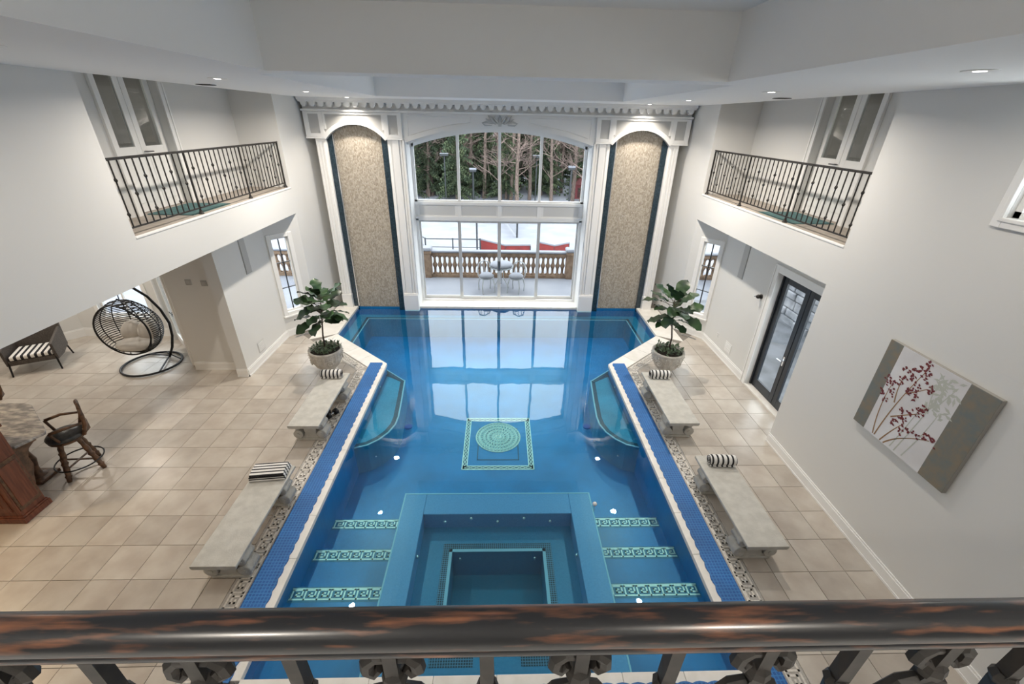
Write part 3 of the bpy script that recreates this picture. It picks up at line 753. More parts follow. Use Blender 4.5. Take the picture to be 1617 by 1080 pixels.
# centre fascia with arched head, deep reveal
b = MB()
ap = arc_pts(0, 2.45, 4.62, .41, 28)
b.prism(ap[::-1]+[(-2.45, 5.298), (2.45, 5.298)], 12.30, 13.15, 'y')
for s in (-1, 1): b.box(min(s*2.44,s*2.505), max(s*2.44,s*2.505), 12.302, 12.62, 4.72, 5.297)
struct(b.build('trim_centre_fascia', TRIM), 'white arched fascia above the big window')
def arc_band(bb, cx, a, spring, rise, w0, w1, y0, y1, n=28):
    """moulding following an arch, offset outward from w0 to w1"""
    Rr = (a*a+rise*rise)/(2*rise); cz = spring-(Rr-rise); t1 = math.asin(min(1, a/Rr))
    for i in range(n):
        t, u = -t1+2*t1*i/n, -t1+2*t1*(i+1)/n
        q = [(cx+(Rr+w)*math.sin(v), cz+(Rr+w)*math.cos(v)) for v, w in ((t,w0),(u,w0),(u,w1),(t,w1))]
        bb.prism(q, y0, y1, 'y')
b = MB(); arc_band(b, 0, 2.45, 4.62, .41, 0, .055, 12.26, 12.31); arc_band(b, 0, 2.45, 4.62, .41, .055, .085, 12.275, 12.31)
arc_band(b, 0, 2.45, 4.62, .41, -.06, 0, 12.40, 12.46); struct(b.build('trim_window_arch', TRIM))
b = MB()
for s in (-1, 1):      # panel moulding in the spandrels
    xs = [s*(.75+1.55*i/12) for i in range(13)]
    pts = [(x, 12.295, arcz(x, 2.45, 4.62, .41)+.13) for x in xs]
    b.tube([(s*.75, 12.295, 5.235), (s*2.36, 12.295, 5.235)], .012, 4); b.tube(pts, .012, 4); b.tube([(s*2.36,12.295,5.235),(s*2.36,12.295,pts[-1][2]-.02)], .012, 4)
    b.tube([(s*.75, 12.295, 5.235), pts[0]], .012, 4)
struct(b.build('trim_spandrel_panel', TRIM))
for s in (-1, 1):
    nm = 'left' if s < 0 else 'right'
    c = s*3.70
    # waterfall
    wf = empty('waterfall_wall', (c, YF, -.12)); tag(wf, 'tall %s pebble waterfall wall edged in dark tile' % nm, 'waterfall wall')
    b = MB(); b.box(-.63, .63, .04, .24, 0, 5.27); b.build('pebble_face', PEBBLE, wf)
    for x0, x1 in ((-.77,-.62),(.62,.77)):
        b = MB(); b.box(x0, x1, -.02, .24, 0, 5.27); b.build('dark_tile_border', DARKTILE, wf)
        b = MB(); xx = x0 if (x0 > 0) == (s < 0) else x1
    for x in (-.615, .785):
        b = MB(); b.box(x-.012, x+.012, -.024, .05, .12, 5.24); b.build('chrome_edge_strip', JET, wf)
    # pilasters
    b = MB()
    o0, o1 = 4.47, 4.74
    b.box(min(s*o0,s*o1), max(s*o0,s*o1), 12.26, 12.7, 0, 4.74)
    for k in range(3):
        xx = o0+.05+.075*k; b.box(min(s*xx,s*(xx+.045)), max(s*xx,s*(xx+.045)), 12.235, 12.27, .45, 4.62)
    b.box(min(s*(o0-.01),s*(o1+.01)), max(s*(o0-.01),s*(o1+.01)), 12.215, 12.7, -.1, .42)
    struct(b.build('trim_outer_pilaster_'+nm, TRIM, bevel=.006))
    b = MB()
    o0, o1 = 2.45, 2.91
    b.box(min(s*o0,s*o1), max(s*o0,s*o1), 12.28, 13.15, -.1, 4.74)
    for x0, x1, y0 in ((2.47,2.52,12.23),(2.55,2.58,12.25),(2.62,2.78,12.235),(2.82,2.86,12.25)):
        b.box(min(s*x0,s*x1), max(s*x0,s*x1), y0, 12.29, .45, 4.70)
    b.box(min(s*2.455,s*2.885), max(s*2.455,s*2.885), 12.20, 12.30, -.1, .42); b.box(min(s*2.46,s*2.88), max(s*2.46,s*2.88), 12.215, 12.30, .42, .46)
    struct(b.build('trim_inner_pilaster_'+nm, TRIM, bevel=.005))
    # entablature: two corner blocks and an arch over the waterfall
    b = MB()
    for x0, x1 in ((4.46,4.93),(2.50,2.95)):
        b.box(min(s*x0,s*x1), max(s*x0,s*x1), 12.24, 12.62, 4.71, 5.298)
        # frame round the grey panel
        for a0, a1, z0, z1 in ((x0,x0+.10,4.725,5.295),(x1-.12,x1,4.725,5.295),(x0+.10,x1-.12,4.725,4.80),(x0+.10,x1-.12,5.24,5.295)):
            b.box(min(s*a0,s*a1), max(s*a0,s*a1), 12.205, 12.245, z0, z1)
        b.box(min(s*(x0-.01),s*(x1+.01)), max(s*(x0-.01),s*(x1+.01)), 12.195, 12.60, 4.68, 4.722)
    struct(b.build('trim_entablature_blocks_'+nm, TRIM, bevel=.004))
    b = MB()
    for x0, x1 in ((4.46,4.93),(2.50,2.95)): b.box(min(s*(x0+.10),s*(x1-.12)), max(s*(x0+.10),s*(x1-.12)), 12.23, 12.242, 4.80, 5.24)
    struct(b.build('trim_grey_panels_'+nm, GREYP))
    b = MB(); a = .755; ap = arc_pts(c, a, 4.66, .36, 20)
    b.prism(ap[::-1]+[(c-a, 5.298), (c+a, 5.298)], 12.25, 12.615, 'y')
    struct(b.build('trim_spandrel_'+nm, GREYP))
    b = MB(); arc_band(b, c, a, 4.66, .36, 0, .10, 12.19, 12.26, 20)
    b.box(c-a, c-a+.05, 12.212, 12.25, 4.9, 5.24); b.box(c+a-.05, c+a, 12.212, 12.25, 4.9, 5.24); b.box(c-a, c+a, 12.212, 12.25, 5.24, 5.297)
    struct(b.build('trim_waterfall_arch_'+nm, TRIM))
# cornice with dentils
cor = empty('trim_cornice', (0, 12.3, 5.3)); struct(cor, 'white dentil cornice across the far wall')
def cbox(nm, y0, z0, z1, mt=TRIM, hx=4.95):
    b = MB(); b.box(-hx, hx, y0-12.3, .4, z0-5.3, z1-5.3); return b.build(nm, mt, cor)
cbox('architrave', 12.17, 5.30, 5.345); cbox('frieze', 12.27, 5.345, 5.50, hx=4.93); cbox('moulding', 12.10, 5.50, 5.535); cbox('crown', 12.03, 5.535, 5.60)
b = MB(); b.prism([(-.075,0),(-.062,-.06),(-.03,-.10),(.03,-.10),(.062,-.06),(.075,0)], -.19, -.10, 'y'); dm = b.mesh('dentil', TRIM)
for i in range(47):
    o = bpy.data.objects.new('dentil', dm); COL.objects.link(o); o.parent = cor; o.location = (-4.83+.21*i, 0, .20)
# carved ornament above the arch
orn = empty('carved_ornament', (0, 12.29, 5.11)); tag(orn, 'grey carved acanthus ornament above the big arched window', 'ornament')
ORNM = mat('ornament_plaster', (0.56, 0.56, 0.55), .7)
def lobe(pts, r, nm='leaf_scroll'):
    b = MB(); b.tube(pts, r, 6); return b.build(nm, ORNM, orn, smooth=True)
for s in (-1, 1):
    lobe([(s*.08,0,0),(s*.22,-.02,.01),(s*.34,-.03,.03),(s*.45,-.02,.0),(s*.38,-.02,-.05),(s*.2,-.02,-.05)], [.02,.03,.028,.018,.022,.015])
    lobe([(s*.1,0,-.02),(s*.19,-.03,.06),(s*.25,-.03,.14),(s*.30,-.02,.17)], [.03,.034,.026,.01])
    lobe([(s*.05,0,0),(s*.1,-.03,.07),(s*.15,-.03,.13),(s*.13,-.02,.16)], [.03,.03,.022,.01])
    lobe([(s*.2,0,-.01),(s*.3,-.02,.07),(s*.36,-.02,.10)], [.022,.02,.008])
b = MB(); b.lathe([(.05,-.07),(.06,0),(.035,.06),(.05,.1),(.03,.15),(.005,.19)], 10); b.build('finial', ORNM, orn, smooth=True)
b = MB(); b.box(-.2,.2,-.025,0,-.08,-.045); b.build('base_bar', ORNM, orn)
# ---- big window: arched upper lights, panelled transom, sliding doors
ZT0, ZT1 = 2.57, 3.04
tr = empty('trim_transom', (0, YG, ZT0)); struct(tr, 'white panelled transom between upper lights and sliding doors')
b = MB(); b.box(-2.46,2.46,.0,.16,0,ZT1-ZT0); b.box(-2.46,2.46,-.05,.0,.40,ZT1-ZT0+.01); b.box(-2.46,2.46,-.04,.0,0,.07)
for x in (-2.42,-1.16,0,1.16,2.42): b.box(x-.05,x+.05,-.03,.0,.05,.41)
b.build('transom_rail', TRIM, tr, bevel=.005)
for i in range(4):
    b = MB(); b.box(-2.42+1.21*i+.09, -2.42+1.21*i+1.12, -.008, .001, .11, .37); b.build('panel', mat('transom_grey', (0.66,0.66,0.65), .5) if 'transom_grey' not in MATS else MATS['transom_grey'], tr)
win = empty('window_1', (0, YG, ZT1)); struct(win, 'large arched window of four lights looking onto the snowy woods')
A2, S2, R2 = 2.44, 4.58-ZT1, .40
b = MB()
b.box(-2.44,-2.37,0,.08,0,S2+.02); b.box(2.37,2.44,0,.08,0,S2+.02); b.box(-2.44,2.44,0,.08,0,.06)
arc_band(b, 0, A2, S2, R2, -.09, .06, 0, .08, 28)
b.build('frame', TRIM, win)
for x in (-1.16, 0, 1.16):
    b = MB(); b.box(x-.038, x+.038, -.02, .07, .05, arcz(x, A2, S2, R2)-.03); b.build('mullion', TRIM, win)
for i in range(4):
    x0, x1 = -2.40+1.2*i, -2.40+1.2*(i+1)
    top = [(x0+(x1-x0)*k/8, arcz(x0+(x1-x0)*k/8, A2, S2, R2)-.02) for k in range(9)]
    b = MB(); b.prism([(x0,.03),(x1,.03)]+top[::-1], .038, .046, 'y'); b.build('pane', GLASS, win)
dr = empty('door_5', (0, YG, 0)); struct(dr, 'four leaf sliding glass door opening onto the terrace')
ALU = mat('pale_aluminium', (0.62,0.62,0.61), .35, .3)
b = MB(); b.box(-2.46,-2.38,-.03,.14,0,ZT0); b.box(2.38,2.46,-.03,.14,0,ZT0); b.box(-2.46,2.46,-.03,.14,ZT0-.05,ZT0); b.box(-2.46,2.46,-.05,.16,-.02,.045); b.build('frame', TRIM, dr)
for i in range(4):
    x0, x1 = -2.38+1.19*i, -2.38+1.19*(i+1); yo = .06 if i in (0, 3) else 0.0
    lf = empty('leaf'); lf.parent = dr; lf.location = (x0, yo, .05)
    b = MB(); W = x1-x0; Hh = ZT0-.10
    for a0,a1,z0,z1 in ((0,.05,0,Hh),(W-.05,W,0,Hh),(.05,W-.05,0,.09),(.05,W-.05,Hh-.06,Hh)): b.box(a0,a1,0,.045,z0,z1)
    b.build('leaf_frame', ALU, lf, bevel=.004)
    b = MB(); b.box(.05,W-.05,.018,.026,.09,Hh-.06); b.build('pane', GLASS, lf)
    if i in (1, 2):
        b = MB(); xx = W-.03 if i == 1 else .03; b.box(xx-.012,xx+.012,-.03,0,.95,1.25); b.build('pull_handle', BLACK, lf)

# ================================================================= OUTSIDE
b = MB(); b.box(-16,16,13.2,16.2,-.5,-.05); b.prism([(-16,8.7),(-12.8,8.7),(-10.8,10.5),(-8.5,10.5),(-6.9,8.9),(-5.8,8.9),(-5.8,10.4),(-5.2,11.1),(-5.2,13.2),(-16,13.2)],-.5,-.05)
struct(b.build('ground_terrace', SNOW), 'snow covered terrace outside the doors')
b = MB()
N = 40
vs = []; fs = []
for j in range(N+1):
    for i in range(N+1):
        x = -90+180*i/N; y = 16.2+ (90)*(j/N)
        zz = -1.6 + max(0, (y-40))*0.10 + .12*noise.noise(Vector((x*.2, y*.2, 0)))*(1 if y > 36 else .2)
        vs.append((x, y, zz))
for j in range(N):
    for i in range(N): fs.append((j*(N+1)+i, j*(N+1)+i+1, (j+1)*(N+1)+i+1, (j+1)*(N+1)+i))
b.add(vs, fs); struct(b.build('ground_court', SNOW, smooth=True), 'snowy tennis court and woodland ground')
b = MB(); b.box(5.8,16,2,13.2,-.5,-.05); struct(b.build('ground_side_path', mat('wet_paving', (0.10,0.105,0.115), .5, col2=(0.20,0.21,0.23), nscale=2)), 'dark paved path outside the right doors')
# balustrade
bal = empty('balustrade', (0, 15.35, -.05)); tag(bal, 'brown stone balustrade with snow on its rail beyond the terrace', 'balustrade')
b = MB(); b.box(-10.5,10.5,-.10,.10,.80,.93); b.build('top_rail', TERRA, bal, bevel=.02)
b = MB(); b.box(-10.5,10.5,-.11,.11,0,.12); b.build('bottom_rail', TERRA, bal, bevel=.01)
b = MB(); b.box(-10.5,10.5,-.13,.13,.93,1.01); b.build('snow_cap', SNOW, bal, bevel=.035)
b = MB(); b.lathe([(.085,0),(.085,.04),(.045,.06),(.042,.12),(.05,.24),(.085,.31),(.088,.37),(.05,.44),(.042,.56),(.045,.62),(.085,.64),(.085,.69)], 10)
bm_ = b.mesh('baluster', TERRA, True)
for x0, x1, n in ((-10.3,-2.95,38),(-2.45,2.45,27),(2.95,10.3,38)):
    for i in range(n):
        o = bpy.data.objects.new('baluster', bm_); COL.objects.link(o); o.parent = bal; o.location = (x0+(x1-x0)*(i+.5)/n, 0, .115)
for x in (-10.4,-6.6,-2.7,2.7,6.6,10.4):
    b = MB(); b.box(x-.22,x+.22,-.18,.18,0,1.0); b.box(x-.25,x+.25,-.21,.21,.9,1.0); b.build('pier', TERRA, bal, bevel=.015)
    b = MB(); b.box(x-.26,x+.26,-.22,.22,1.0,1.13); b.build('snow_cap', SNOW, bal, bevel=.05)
# terrace table and chairs
WMET = mat('pale_cast_metal', (0.42,0.44,0.45), .5, .2)
t = empty('terrace_table', (0.08, 14.35, -.05)); tag(t, 'round outdoor table heaped with snow on the terrace', 'table')
b = MB(); b.lathe([(.40,.70),(.42,.715),(.42,.735),(.38,.74)], 20); b.build('table_top', WMET, t)
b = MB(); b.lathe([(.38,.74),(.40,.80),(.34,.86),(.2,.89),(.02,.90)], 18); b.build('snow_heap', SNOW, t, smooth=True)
for k in range(3):
    a = R(90+120*k); b = MB(); b.tube([(.1*math.cos(a),.1*math.sin(a),.70),(.08*math.cos(a),.08*math.sin(a),.35),(.3*math.cos(a),.3*math.sin(a),0)], .018, 6); b.build('leg', WMET, t)
for (x, y, rz, lab) in ((-.42,13.84,R(20),'snow topped metal chair at the left of the terrace table'),(.58,13.82,R(-25),'snow topped metal chair at the right of the terrace table')):
    c = empty('terrace_chair', (x, y, -.05), rz); c.scale = (1.15,1.15,1.15); tag(c, lab, 'chair', 'chairs at the terrace table')
    b = MB(); b.lathe([(.2,.42),(.22,.43),(.22,.45)], 16); b.build('seat', WMET, c)
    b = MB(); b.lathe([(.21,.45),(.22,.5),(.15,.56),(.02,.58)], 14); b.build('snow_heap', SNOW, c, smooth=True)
    for sx in (-1,1):
        for sy in (-1,1):
            b = MB(); b.tube([(sx*.15,sy*.15,.42),(sx*.19,sy*.19,.22),(sx*.18,sy*.2,0)], .016, 6); b.build('leg', WMET, c)
    b = MB(); pts = [(-.19,.18,.42),(-.21,.22,.62),(-.15,.24,.82),(0,.25,.88),(.15,.24,.82),(.21,.22,.62),(.19,.18,.42)]; b.tube(pts, .016, 6)
    for xx in (-.1,0,.1): b.tube([(xx,.2,.44),(xx*1.1,.25,.85)], .01, 5)
    b.build('backrest', WMET, c)
# court things
def snowcap(parent, x0,x1,y0,y1,z0,z1):
    b = MB(); b.box(x0,x1,y0,y1,z0,z1); b.build('snow_cap', SNOW, parent, bevel=min(.04,(z1-z0)*.45))
for i, (pts, lab) in enumerate((([(-1.05,24.0),(1.75,23.5)], 'long low red canvas barrier by the court, left of the net post'), ([(2.2,23.5),(4.0,24.1)], 'short low red canvas barrier at the right of the court'))):
    (xa,ya),(xb,yb) = pts; L = math.hypot(xb-xa, yb-ya)
    o = empty('court_barrier', (xa,ya,-1.6), math.atan2(yb-ya, xb-xa)); tag(o, lab, 'barrier', 'red court barriers')
    b = MB(); b.prism([(0,.1),(L*.5,.1),(L,.1),(L,.62),(L*.5,.52),(0,.78)], -.03, .03, 'y'); b.build('canvas', REDP, o)
    for xx in (0.02, L*.5, L-.02):
        b = MB(); b.tube([(xx,0,0),(xx,0,.6)], .04, 6); b.build('post', SHELFGREY, o)
    b = MB(); b.prism([(0,.78),(L*.5,.52),(L,.62),(L,.70),(L*.5,.60),(0,.86)], -.06, .06, 'y'); b.build('snow_cap', SNOW, o)
net = empty('tennis_net', (1.15,27.7,-1.6)); tag(net, 'grey tennis net ending at a black post on the snowy court', 'net')
b = MB(); b.tube([(0,0,0),(0,0,1.15)], .06, 8); b.build('post', SHELFGREY, net)
b = MB(); b.add([(0,0,.1),(-.9,6.0,.1),(-.9,6.0,1.0),(0,0,1.05)], [(0,1,2,3)]); b.add([(0.02,0,.1),(-.88,6.0,.1),(-.88,6.0,1.0),(.02,0,1.05)], [(0,1,2,3)]); b.build('netting', mat('net_mesh', (0.30,0.31,0.34), .9), net)
b = MB(); b.tube([(0,0,1.05),(-.9,6.0,1.0)], .035, 5); b.build('net_band', WHITEPL, net)
fen = empty('court_railing', (-4.05,23.4,-1.6)); tag(fen, 'low black metal railing beyond the left of the balustrade', 'railing')
b = MB(); b.tube([(-1.2,2.4,.95),(0,0,.95),(3.0,0,.95)], .03, 5); b.tube([(-1.2,2.4,.5),(0,0,.5),(3.0,0,.5)], .02, 5); b.build('rail', SHELFGREY, fen)
for xx in (0,1.5,3.0):
    b = MB(); b.tube([(xx,0,0),(xx,0,1.0)], .04, 6); b.build('post', SHELFGREY, fen)
pl = MB(); pl.tube([(0,0,0),(0,0,3.0)], .05, 8)
tag(pl.build('court_pole', SHELFGREY, loc=(-1.28,24.6,-1.6)), 'tall thin black pole rising behind the balustrade', 'pole')
for (x, y, h, big, lab) in ((-4.74,39.8,4.0,0,'tall thin court lamp post before the left conifers'),(-2.35,40.4,2.7,1,'stout snow capped lamp post in the second window light'),(6.41,40.6,3.0,1,'snow capped lamp post beside the red shed'),(3.3,41,3.9,0,'slender lamp post among the bare trees in the third window light')):
    o = empty('lamp_post', (x,y,-1.6)); tag(o, lab, 'lamp post', 'lamp posts round the court')
    b = MB(); b.tube([(0,0,0),(0,0,h)], .09 if big else .05, 8); b.build('pole', SHELFGREY, o)
    b = MB(); b.box(-.30 if big else -.35,.30 if big else .35,-.15,.15,h-.05,h+.12); b.build('lamp_head', SHELFGREY, o, bevel=.03)
    b = MB(); b.box(-.32 if big else -.36,.32 if big else .36,-.18,.18,h+.12,h+.28 if big else h+.17); b.build('snow_cap', SNOW, o, bevel=.04)
o = empty('garden_shed', (7.55,42.6,-1.35)); tag(o, 'small dark red shed at the right edge of the woods', 'shed')
b = MB(); b.box(-.55,.55,-.5,.5,0,1.3); b.build('body', mat('shed_red', (0.16,0.03,0.035), .7), o)
b = MB(); b.prism([(-.7,1.25),(.7,1.25),(0,1.85)], -.6, .6, 'y'); b.build('roof', mat('shed_roof', (0.12,0.03,0.03), .7), o)
b = MB(); b.box(-.2,.2,-.52,-.49,.1,1.0); b.build('door', mat('shed_door', (0.05,0.015,0.015), .7), o)
# garden wall outside the right french doors
gw = empty('garden_wall', (8.6, 10.5, -.1)); tag(gw, 'rough stone garden wall with snow on top outside the right doors', 'wall')
rg = random.Random(3)
z = 0; row = 0
while z < 2.0:
    hh = rg.uniform(.22,.34); y = -5 + rg.uniform(-.3,0)
    while y < 5:
        L = rg.uniform(.35,.75); b = MB(); b.box(rg.uniform(-.05,.02), .4, y+.012, y+L-.012, z+.01, z+hh-.01); b.build('stone', GARDENST, gw, bevel=.03); y += L
    z += hh
b = MB(); b.box(-.05,.5,-5.2,5.2,z,z+.18); b.build('snow_cap', SNOW, gw, bevel=.06)
# ---- trees
rt = random.Random(11)
def conifer(seed, H_):
    r = random.Random(seed); e = empty('conifer')
    b = MB(); b.tube([(0,0,-.5),(0,0,H_*.5),(0,0,H_)], [.2,.13,.02], 7); b.build('trunk', BARK, e)
    b = MB()
    z = .8
    while z < H_-.2:
        f = 1-(z/H_); Lr = .35+ 2.0*f**.8
        for k in range(7):
            a = r.uniform(0, 2*math.pi); L = Lr*r.uniform(.7,1.15); dr_ = r.uniform(.15,.45)
            ca, sa = math.cos(a), math.sin(a)
            n = max(3, int(L/.22))
            for i in range(n):
                t = (i+.4)/n; px, py, pz = ca*L*t, sa*L*t, z - dr_*L*t*t
                wd = .28*(1.15-t)+.06
                for q in (-1, 1):
                    tw = r.uniform(.6,1.2)
                    b.add([(px,py,pz),(px-sa*wd*q+ca*.12, py+ca*wd*q+sa*.12, pz-r.uniform(.05,.28)),(px+ca*.2, py+sa*.2, pz-.04*tw)], [(0,1,2)])
                b.add([(px,py,pz+.03),(px+r.uniform(-.05,.05),py+r.uniform(-.05,.05),pz-.3),(px+ca*.25,py+sa*.25,pz-.05)], [(0,1,2)])
        z += r.uniform(.20,.30)
    b.build('foliage', NEEDLE, e, kind='stuff')
    return e
def bare(seed, H_):
    r = random.Random(seed); e = empty('bare_tree')
    b = MB(); pts = []; x = y = 0
    for i in range(7):
        pts.append((x, y, -.5+(H_+.5)*i/6)); x += r.uniform(-.12,.12); y += r.uniform(-.12,.12)
    b.tube(pts, [.19*(1-i/7.5)+.02 for i in range(7)], 7); b.build('trunk', BARK, e)
    b = MB()
    def br(p, d, L, rad, dep):
        q = p+d*L*.5+Vector((r.uniform(-.1,.1),)*3)*L; e2 = p+d*L
        b.tube([p, q, e2], [rad, rad*.75, rad*.45], 3, cap=False)
        if dep == 0: return
        for _ in range(4 if dep > 1 else 3):
            t = r.uniform(.3,1); nd = (d+Vector((r.uniform(-.8,.8), r.uniform(-.8,.8), r.uniform(-.2,.6)))).normalized()
            br(p+d*L*t, nd, L*r.uniform(.4,.65), rad*.5, dep-1)
    for i in range(16):
        t = r.uniform(.12,.98); z = H_*t; a = r.uniform(0, 6.28); up = r.uniform(.1,.9)
        br(Vector((0,0,z)), Vector((math.cos(a), math.sin(a), up)).normalized(), r.uniform(1.2,2.6)*(1.15-t*.6), .045, 2)
    b.build('branches', TWIG, e, kind='stuff')
    return e
con = [conifer(i, h) for i, h in ((1,9.5),(2,10.5),(3,7.5))]
bar = [bare(i, h) for i, h in ((5,11.5),(6,12.5),(7,10.5))]
CL = 'green conifer with a dark trunk in the snowy woods'; BL = 'leafless brown tree with thin branches in the snowy woods'
used = set()
def plant(proto, x, y, sc, lab, cat, grp):
    o = proto if id(proto) not in used else copy_tree(proto)
    used.add(id(proto)); zz = -1.6+max(0,(y-40))*.10
    o.location = (x,y,zz); o.rotation_euler = (0,0,rt.uniform(0,6.28)); o.scale = (sc,sc,sc*rt.uniform(.92,1.08)); tag(o, lab, cat, grp)
for x in (-11.5,-8.2,-6.6,-5.4,-3.6,-2.1,-.9,.5,4.1,5.0,8.6,11,14.5,-14.5):
    plant(rt.choice(con), x+rt.uniform(-.3,.3), rt.uniform(41,44), rt.uniform(.7,.95), CL, 'tree', 'conifers in the snowy woods')
for x in (-10,-4.6,-1.6,2.4,6.8,9.8):
    plant(rt.choice(con), x+rt.uniform(-.4,.4), rt.uniform(45,49), rt.uniform(.8,1.05), CL, 'tree', 'conifers in the snowy woods')
for i in range(64):
    x = -15+30*(i+.5)/64
    plant(rt.choice(bar), x+rt.uniform(-.4,.4), rt.uniform(40.5,49), rt.uniform(.85,1.1), BL, 'tree', 'bare trees in the snowy woods')
# far thicket of trunks and twigs nobody could count
b = MB(); r = random.Random(21)
for i in range(1900):
    x = r.uniform(-45,45); y = r.uniform(51,69); z0 = -1.6+(y-40)*.1; hgt = r.uniform(4,11); lean = r.uniform(-.6,.6)
    b.tube([(x,y,z0-.3),(x+lean*.5,y,z0+hgt*.5),(x+lean,y+r.uniform(-.5,.5),z0+hgt)], [r.uniform(.05,.2),r.uniform(.04,.12),.02], 4, cap=False)
for i in range(9000):
    x = r.uniform(-45,45); y = r.uniform(51,66); z0 = -1.6+(y-40)*.1+r.uniform(0,9); a = r.uniform(-1.2,1.2); L = r.uniform(.6,2.2)
    b.tube([(x,y,z0),(x+L*math.sin(a),y+r.uniform(-.4,.4),z0+L*math.cos(a)*.8)], [.035,.012], 3, cap=False)
tag(b.build('woodland_thicket', TWIG), 'tangle of distant brown trunks and twigs behind the trees', 'woods', kind='stuff')
# ================================================================= LAMPS IN THE CEILING
def downlight(x, y, lab, power=LAMP_W, z=ZC, on=True, group='recessed ceiling lamps', rad=.085, spread=165):
    o = empty('downlight', (x, y, z)); tag(o, lab, 'light', group)
    b = MB(); b.lathe([(rad+.03,-.006),(rad+.028,.0),(rad,.0),(rad,-.004)], 24); b.build('trim_ring', TRIM, o)
    b = MB(); b.lathe([(rad,-.004),(rad*.5,-.006)], 24); b.build('lens', BULB if on else GRILLE, o)
    if power:
        L = bpy.data.lights.new('downlight_lamp', 'AREA'); L.shape = 'DISK'; L.size = rad*1.8; L.energy = power; L.color = LAMP_COL; L.spread = R(spread)
        lo = bpy.data.objects.new('downlight_lamp', L); COL.objects.link(lo); lo.parent = o; lo.location = (0,0,-.02)
    return o
for s in (-1, 1):
    sd = 'left' if s < 0 else 'right'
    for y, w_ in ((3.74,'nearest the gallery'),(6.55,'second from the gallery'),(9.4,'third from the gallery'),(11.80,'closest to the far cornice')):
        downlight(s*3.65, y, 'round recessed ceiling lamp on the %s, %s' % (sd, w_), power=LAMP_W*(.6 if y > 11 else (.33 if y < 4 else (1.1 if y < 7 else 2.3))), spread=120 if y > 11 else 165)
    downlight(s*3.65, .6, 'added unseen ceiling lamp above the %s end of the gallery' % sd, power=LAMP_W*.25)  # fill lamp added out of view to brighten the near end
    o = empty('ceiling_grille', (s*4.6, 7.9, ZC)); tag(o, 'round dark ceiling grille near the %s balcony' % sd, 'grille')
    b = MB(); b.lathe([(.13,-.005),(.13,0)], 24); b.build('disc', GRILLE, o)
    for k in range(5):
        b = MB(); b.box(-.11,.11,-.08+.04*k-.006,-.08+.04*k+.006,-.012,-.004); b.build('slat', BLACK, o)
for x in (-1.2, 1.2): downlight(x, -.9, 'added unseen lamp in the near ceiling coffer, %s one' % ('left' if x < 0 else 'right'), z=6.2, power=LAMP_W*.6)  # unseen pair added behind the camera as fill light
for s in (-1, 1): downlight(s*7.2, 8.1, 'added unseen lamp in the dim room behind the %s balcony door' % ('left' if s < 0 else 'right'), z=6.1, power=LAMP_W*.4)  # added so the rooms look brighter through the door glass
WARM = (1.0, .74, .45)
for i, (x, y, p, wm, wh) in enumerate(((-7.9,3.9,16,1,'over the bar cabinet'),(-9.4,4.6,14,1,'far over the bar'),(-6.6,2.4,17,1,'near the gallery'),(-8.9,8.6,17,0,'above the egg chair, added to brighten the floor'),(-10.6,8.6,17,0,'above the armchairs, added to brighten the floor'))):  # the two rear lamps are added, standing in for daylight on the floor
    o = downlight(x, y, 'recessed lamp in the lounge ceiling %s' % wh, z=ZS, power=p)
    for ch in o.children:
        if ch.type == 'LIGHT' and wm: ch.data.color = WARM

# ================================================================= BALCONY RAILINGS
def iron_baluster(h, fancy):
    b = MB(); w = .007
    b.box(-w,w,-w,w,0,h)
    for z0 in ((.20*h,.72*h) if fancy == 1 else ((.48*h,) if fancy == 2 else ())):
        b.lathe([(.008,-.05),(.011,-.048),(.011,-.042),(.008,-.04)], 6, (0,0,z0))
        b.lathe([(.008,-.034),(.027,-.006),(.027,.006),(.008,.034)], 4, (0,0,z0))
        b.lathe([(.008,.04),(.011,.042),(.011,.048),(.008,.05)], 6, (0,0,z0))
    return b.mesh('baluster', IRON)
HB = .86
bms = [iron_baluster(HB, k) for k in (0,1,2)]
for s in (-1, 1):
    rl = empty('balcony_railing', (s*5.10, 6.0, ZB)); tag(rl, 'black wrought iron railing of the %s balcony' % ('left' if s < 0 else 'right'), 'railing')
    L = YE-6.0
    b = MB(); b.box(-.017,.017,0,L,.98,1.0); b.box(-.011,.011,0,L,.965,.98); b.build('handrail', IRON, rl, bevel=.004)
    b = MB(); b.box(-.012,.012,0,L,.095,.115); b.build('bottom_rail', IRON, rl)
    posts = [.02, L/3, 2*L/3, L-.02]
    for p in posts:
        b = MB(); b.box(-.012,.012,p-.012,p+.012,0,.97); b.lathe([(.045,0),(.045,.012),(.025,.05),(.02,.07)], 8, (0,p,0)); b.build('post', IRON, rl)
    for a, c in zip(posts[:-1], posts[1:]):
        n = 12
        for i in range(1, n):
            o = bpy.data.objects.new('baluster', bms[0 if i % 2 == 0 else (1 if (i//2) % 2 == 0 else 2)] if True else None); COL.objects.link(o); o.parent = rl; o.location = (0, a+(c-a)*i/n, .105)
    b = MB(); b.box(-.38,.38,-.55,.55,0,.012)  # teal area by the door, built as a thin flat slab
    o = b.build('door_mat', GREENWORK); o.location = (s*5.53, 8.05, ZB+.007); tag(o, 'teal grey slab before the %s balcony door' % ('left' if s < 0 else 'right'), 'mat')
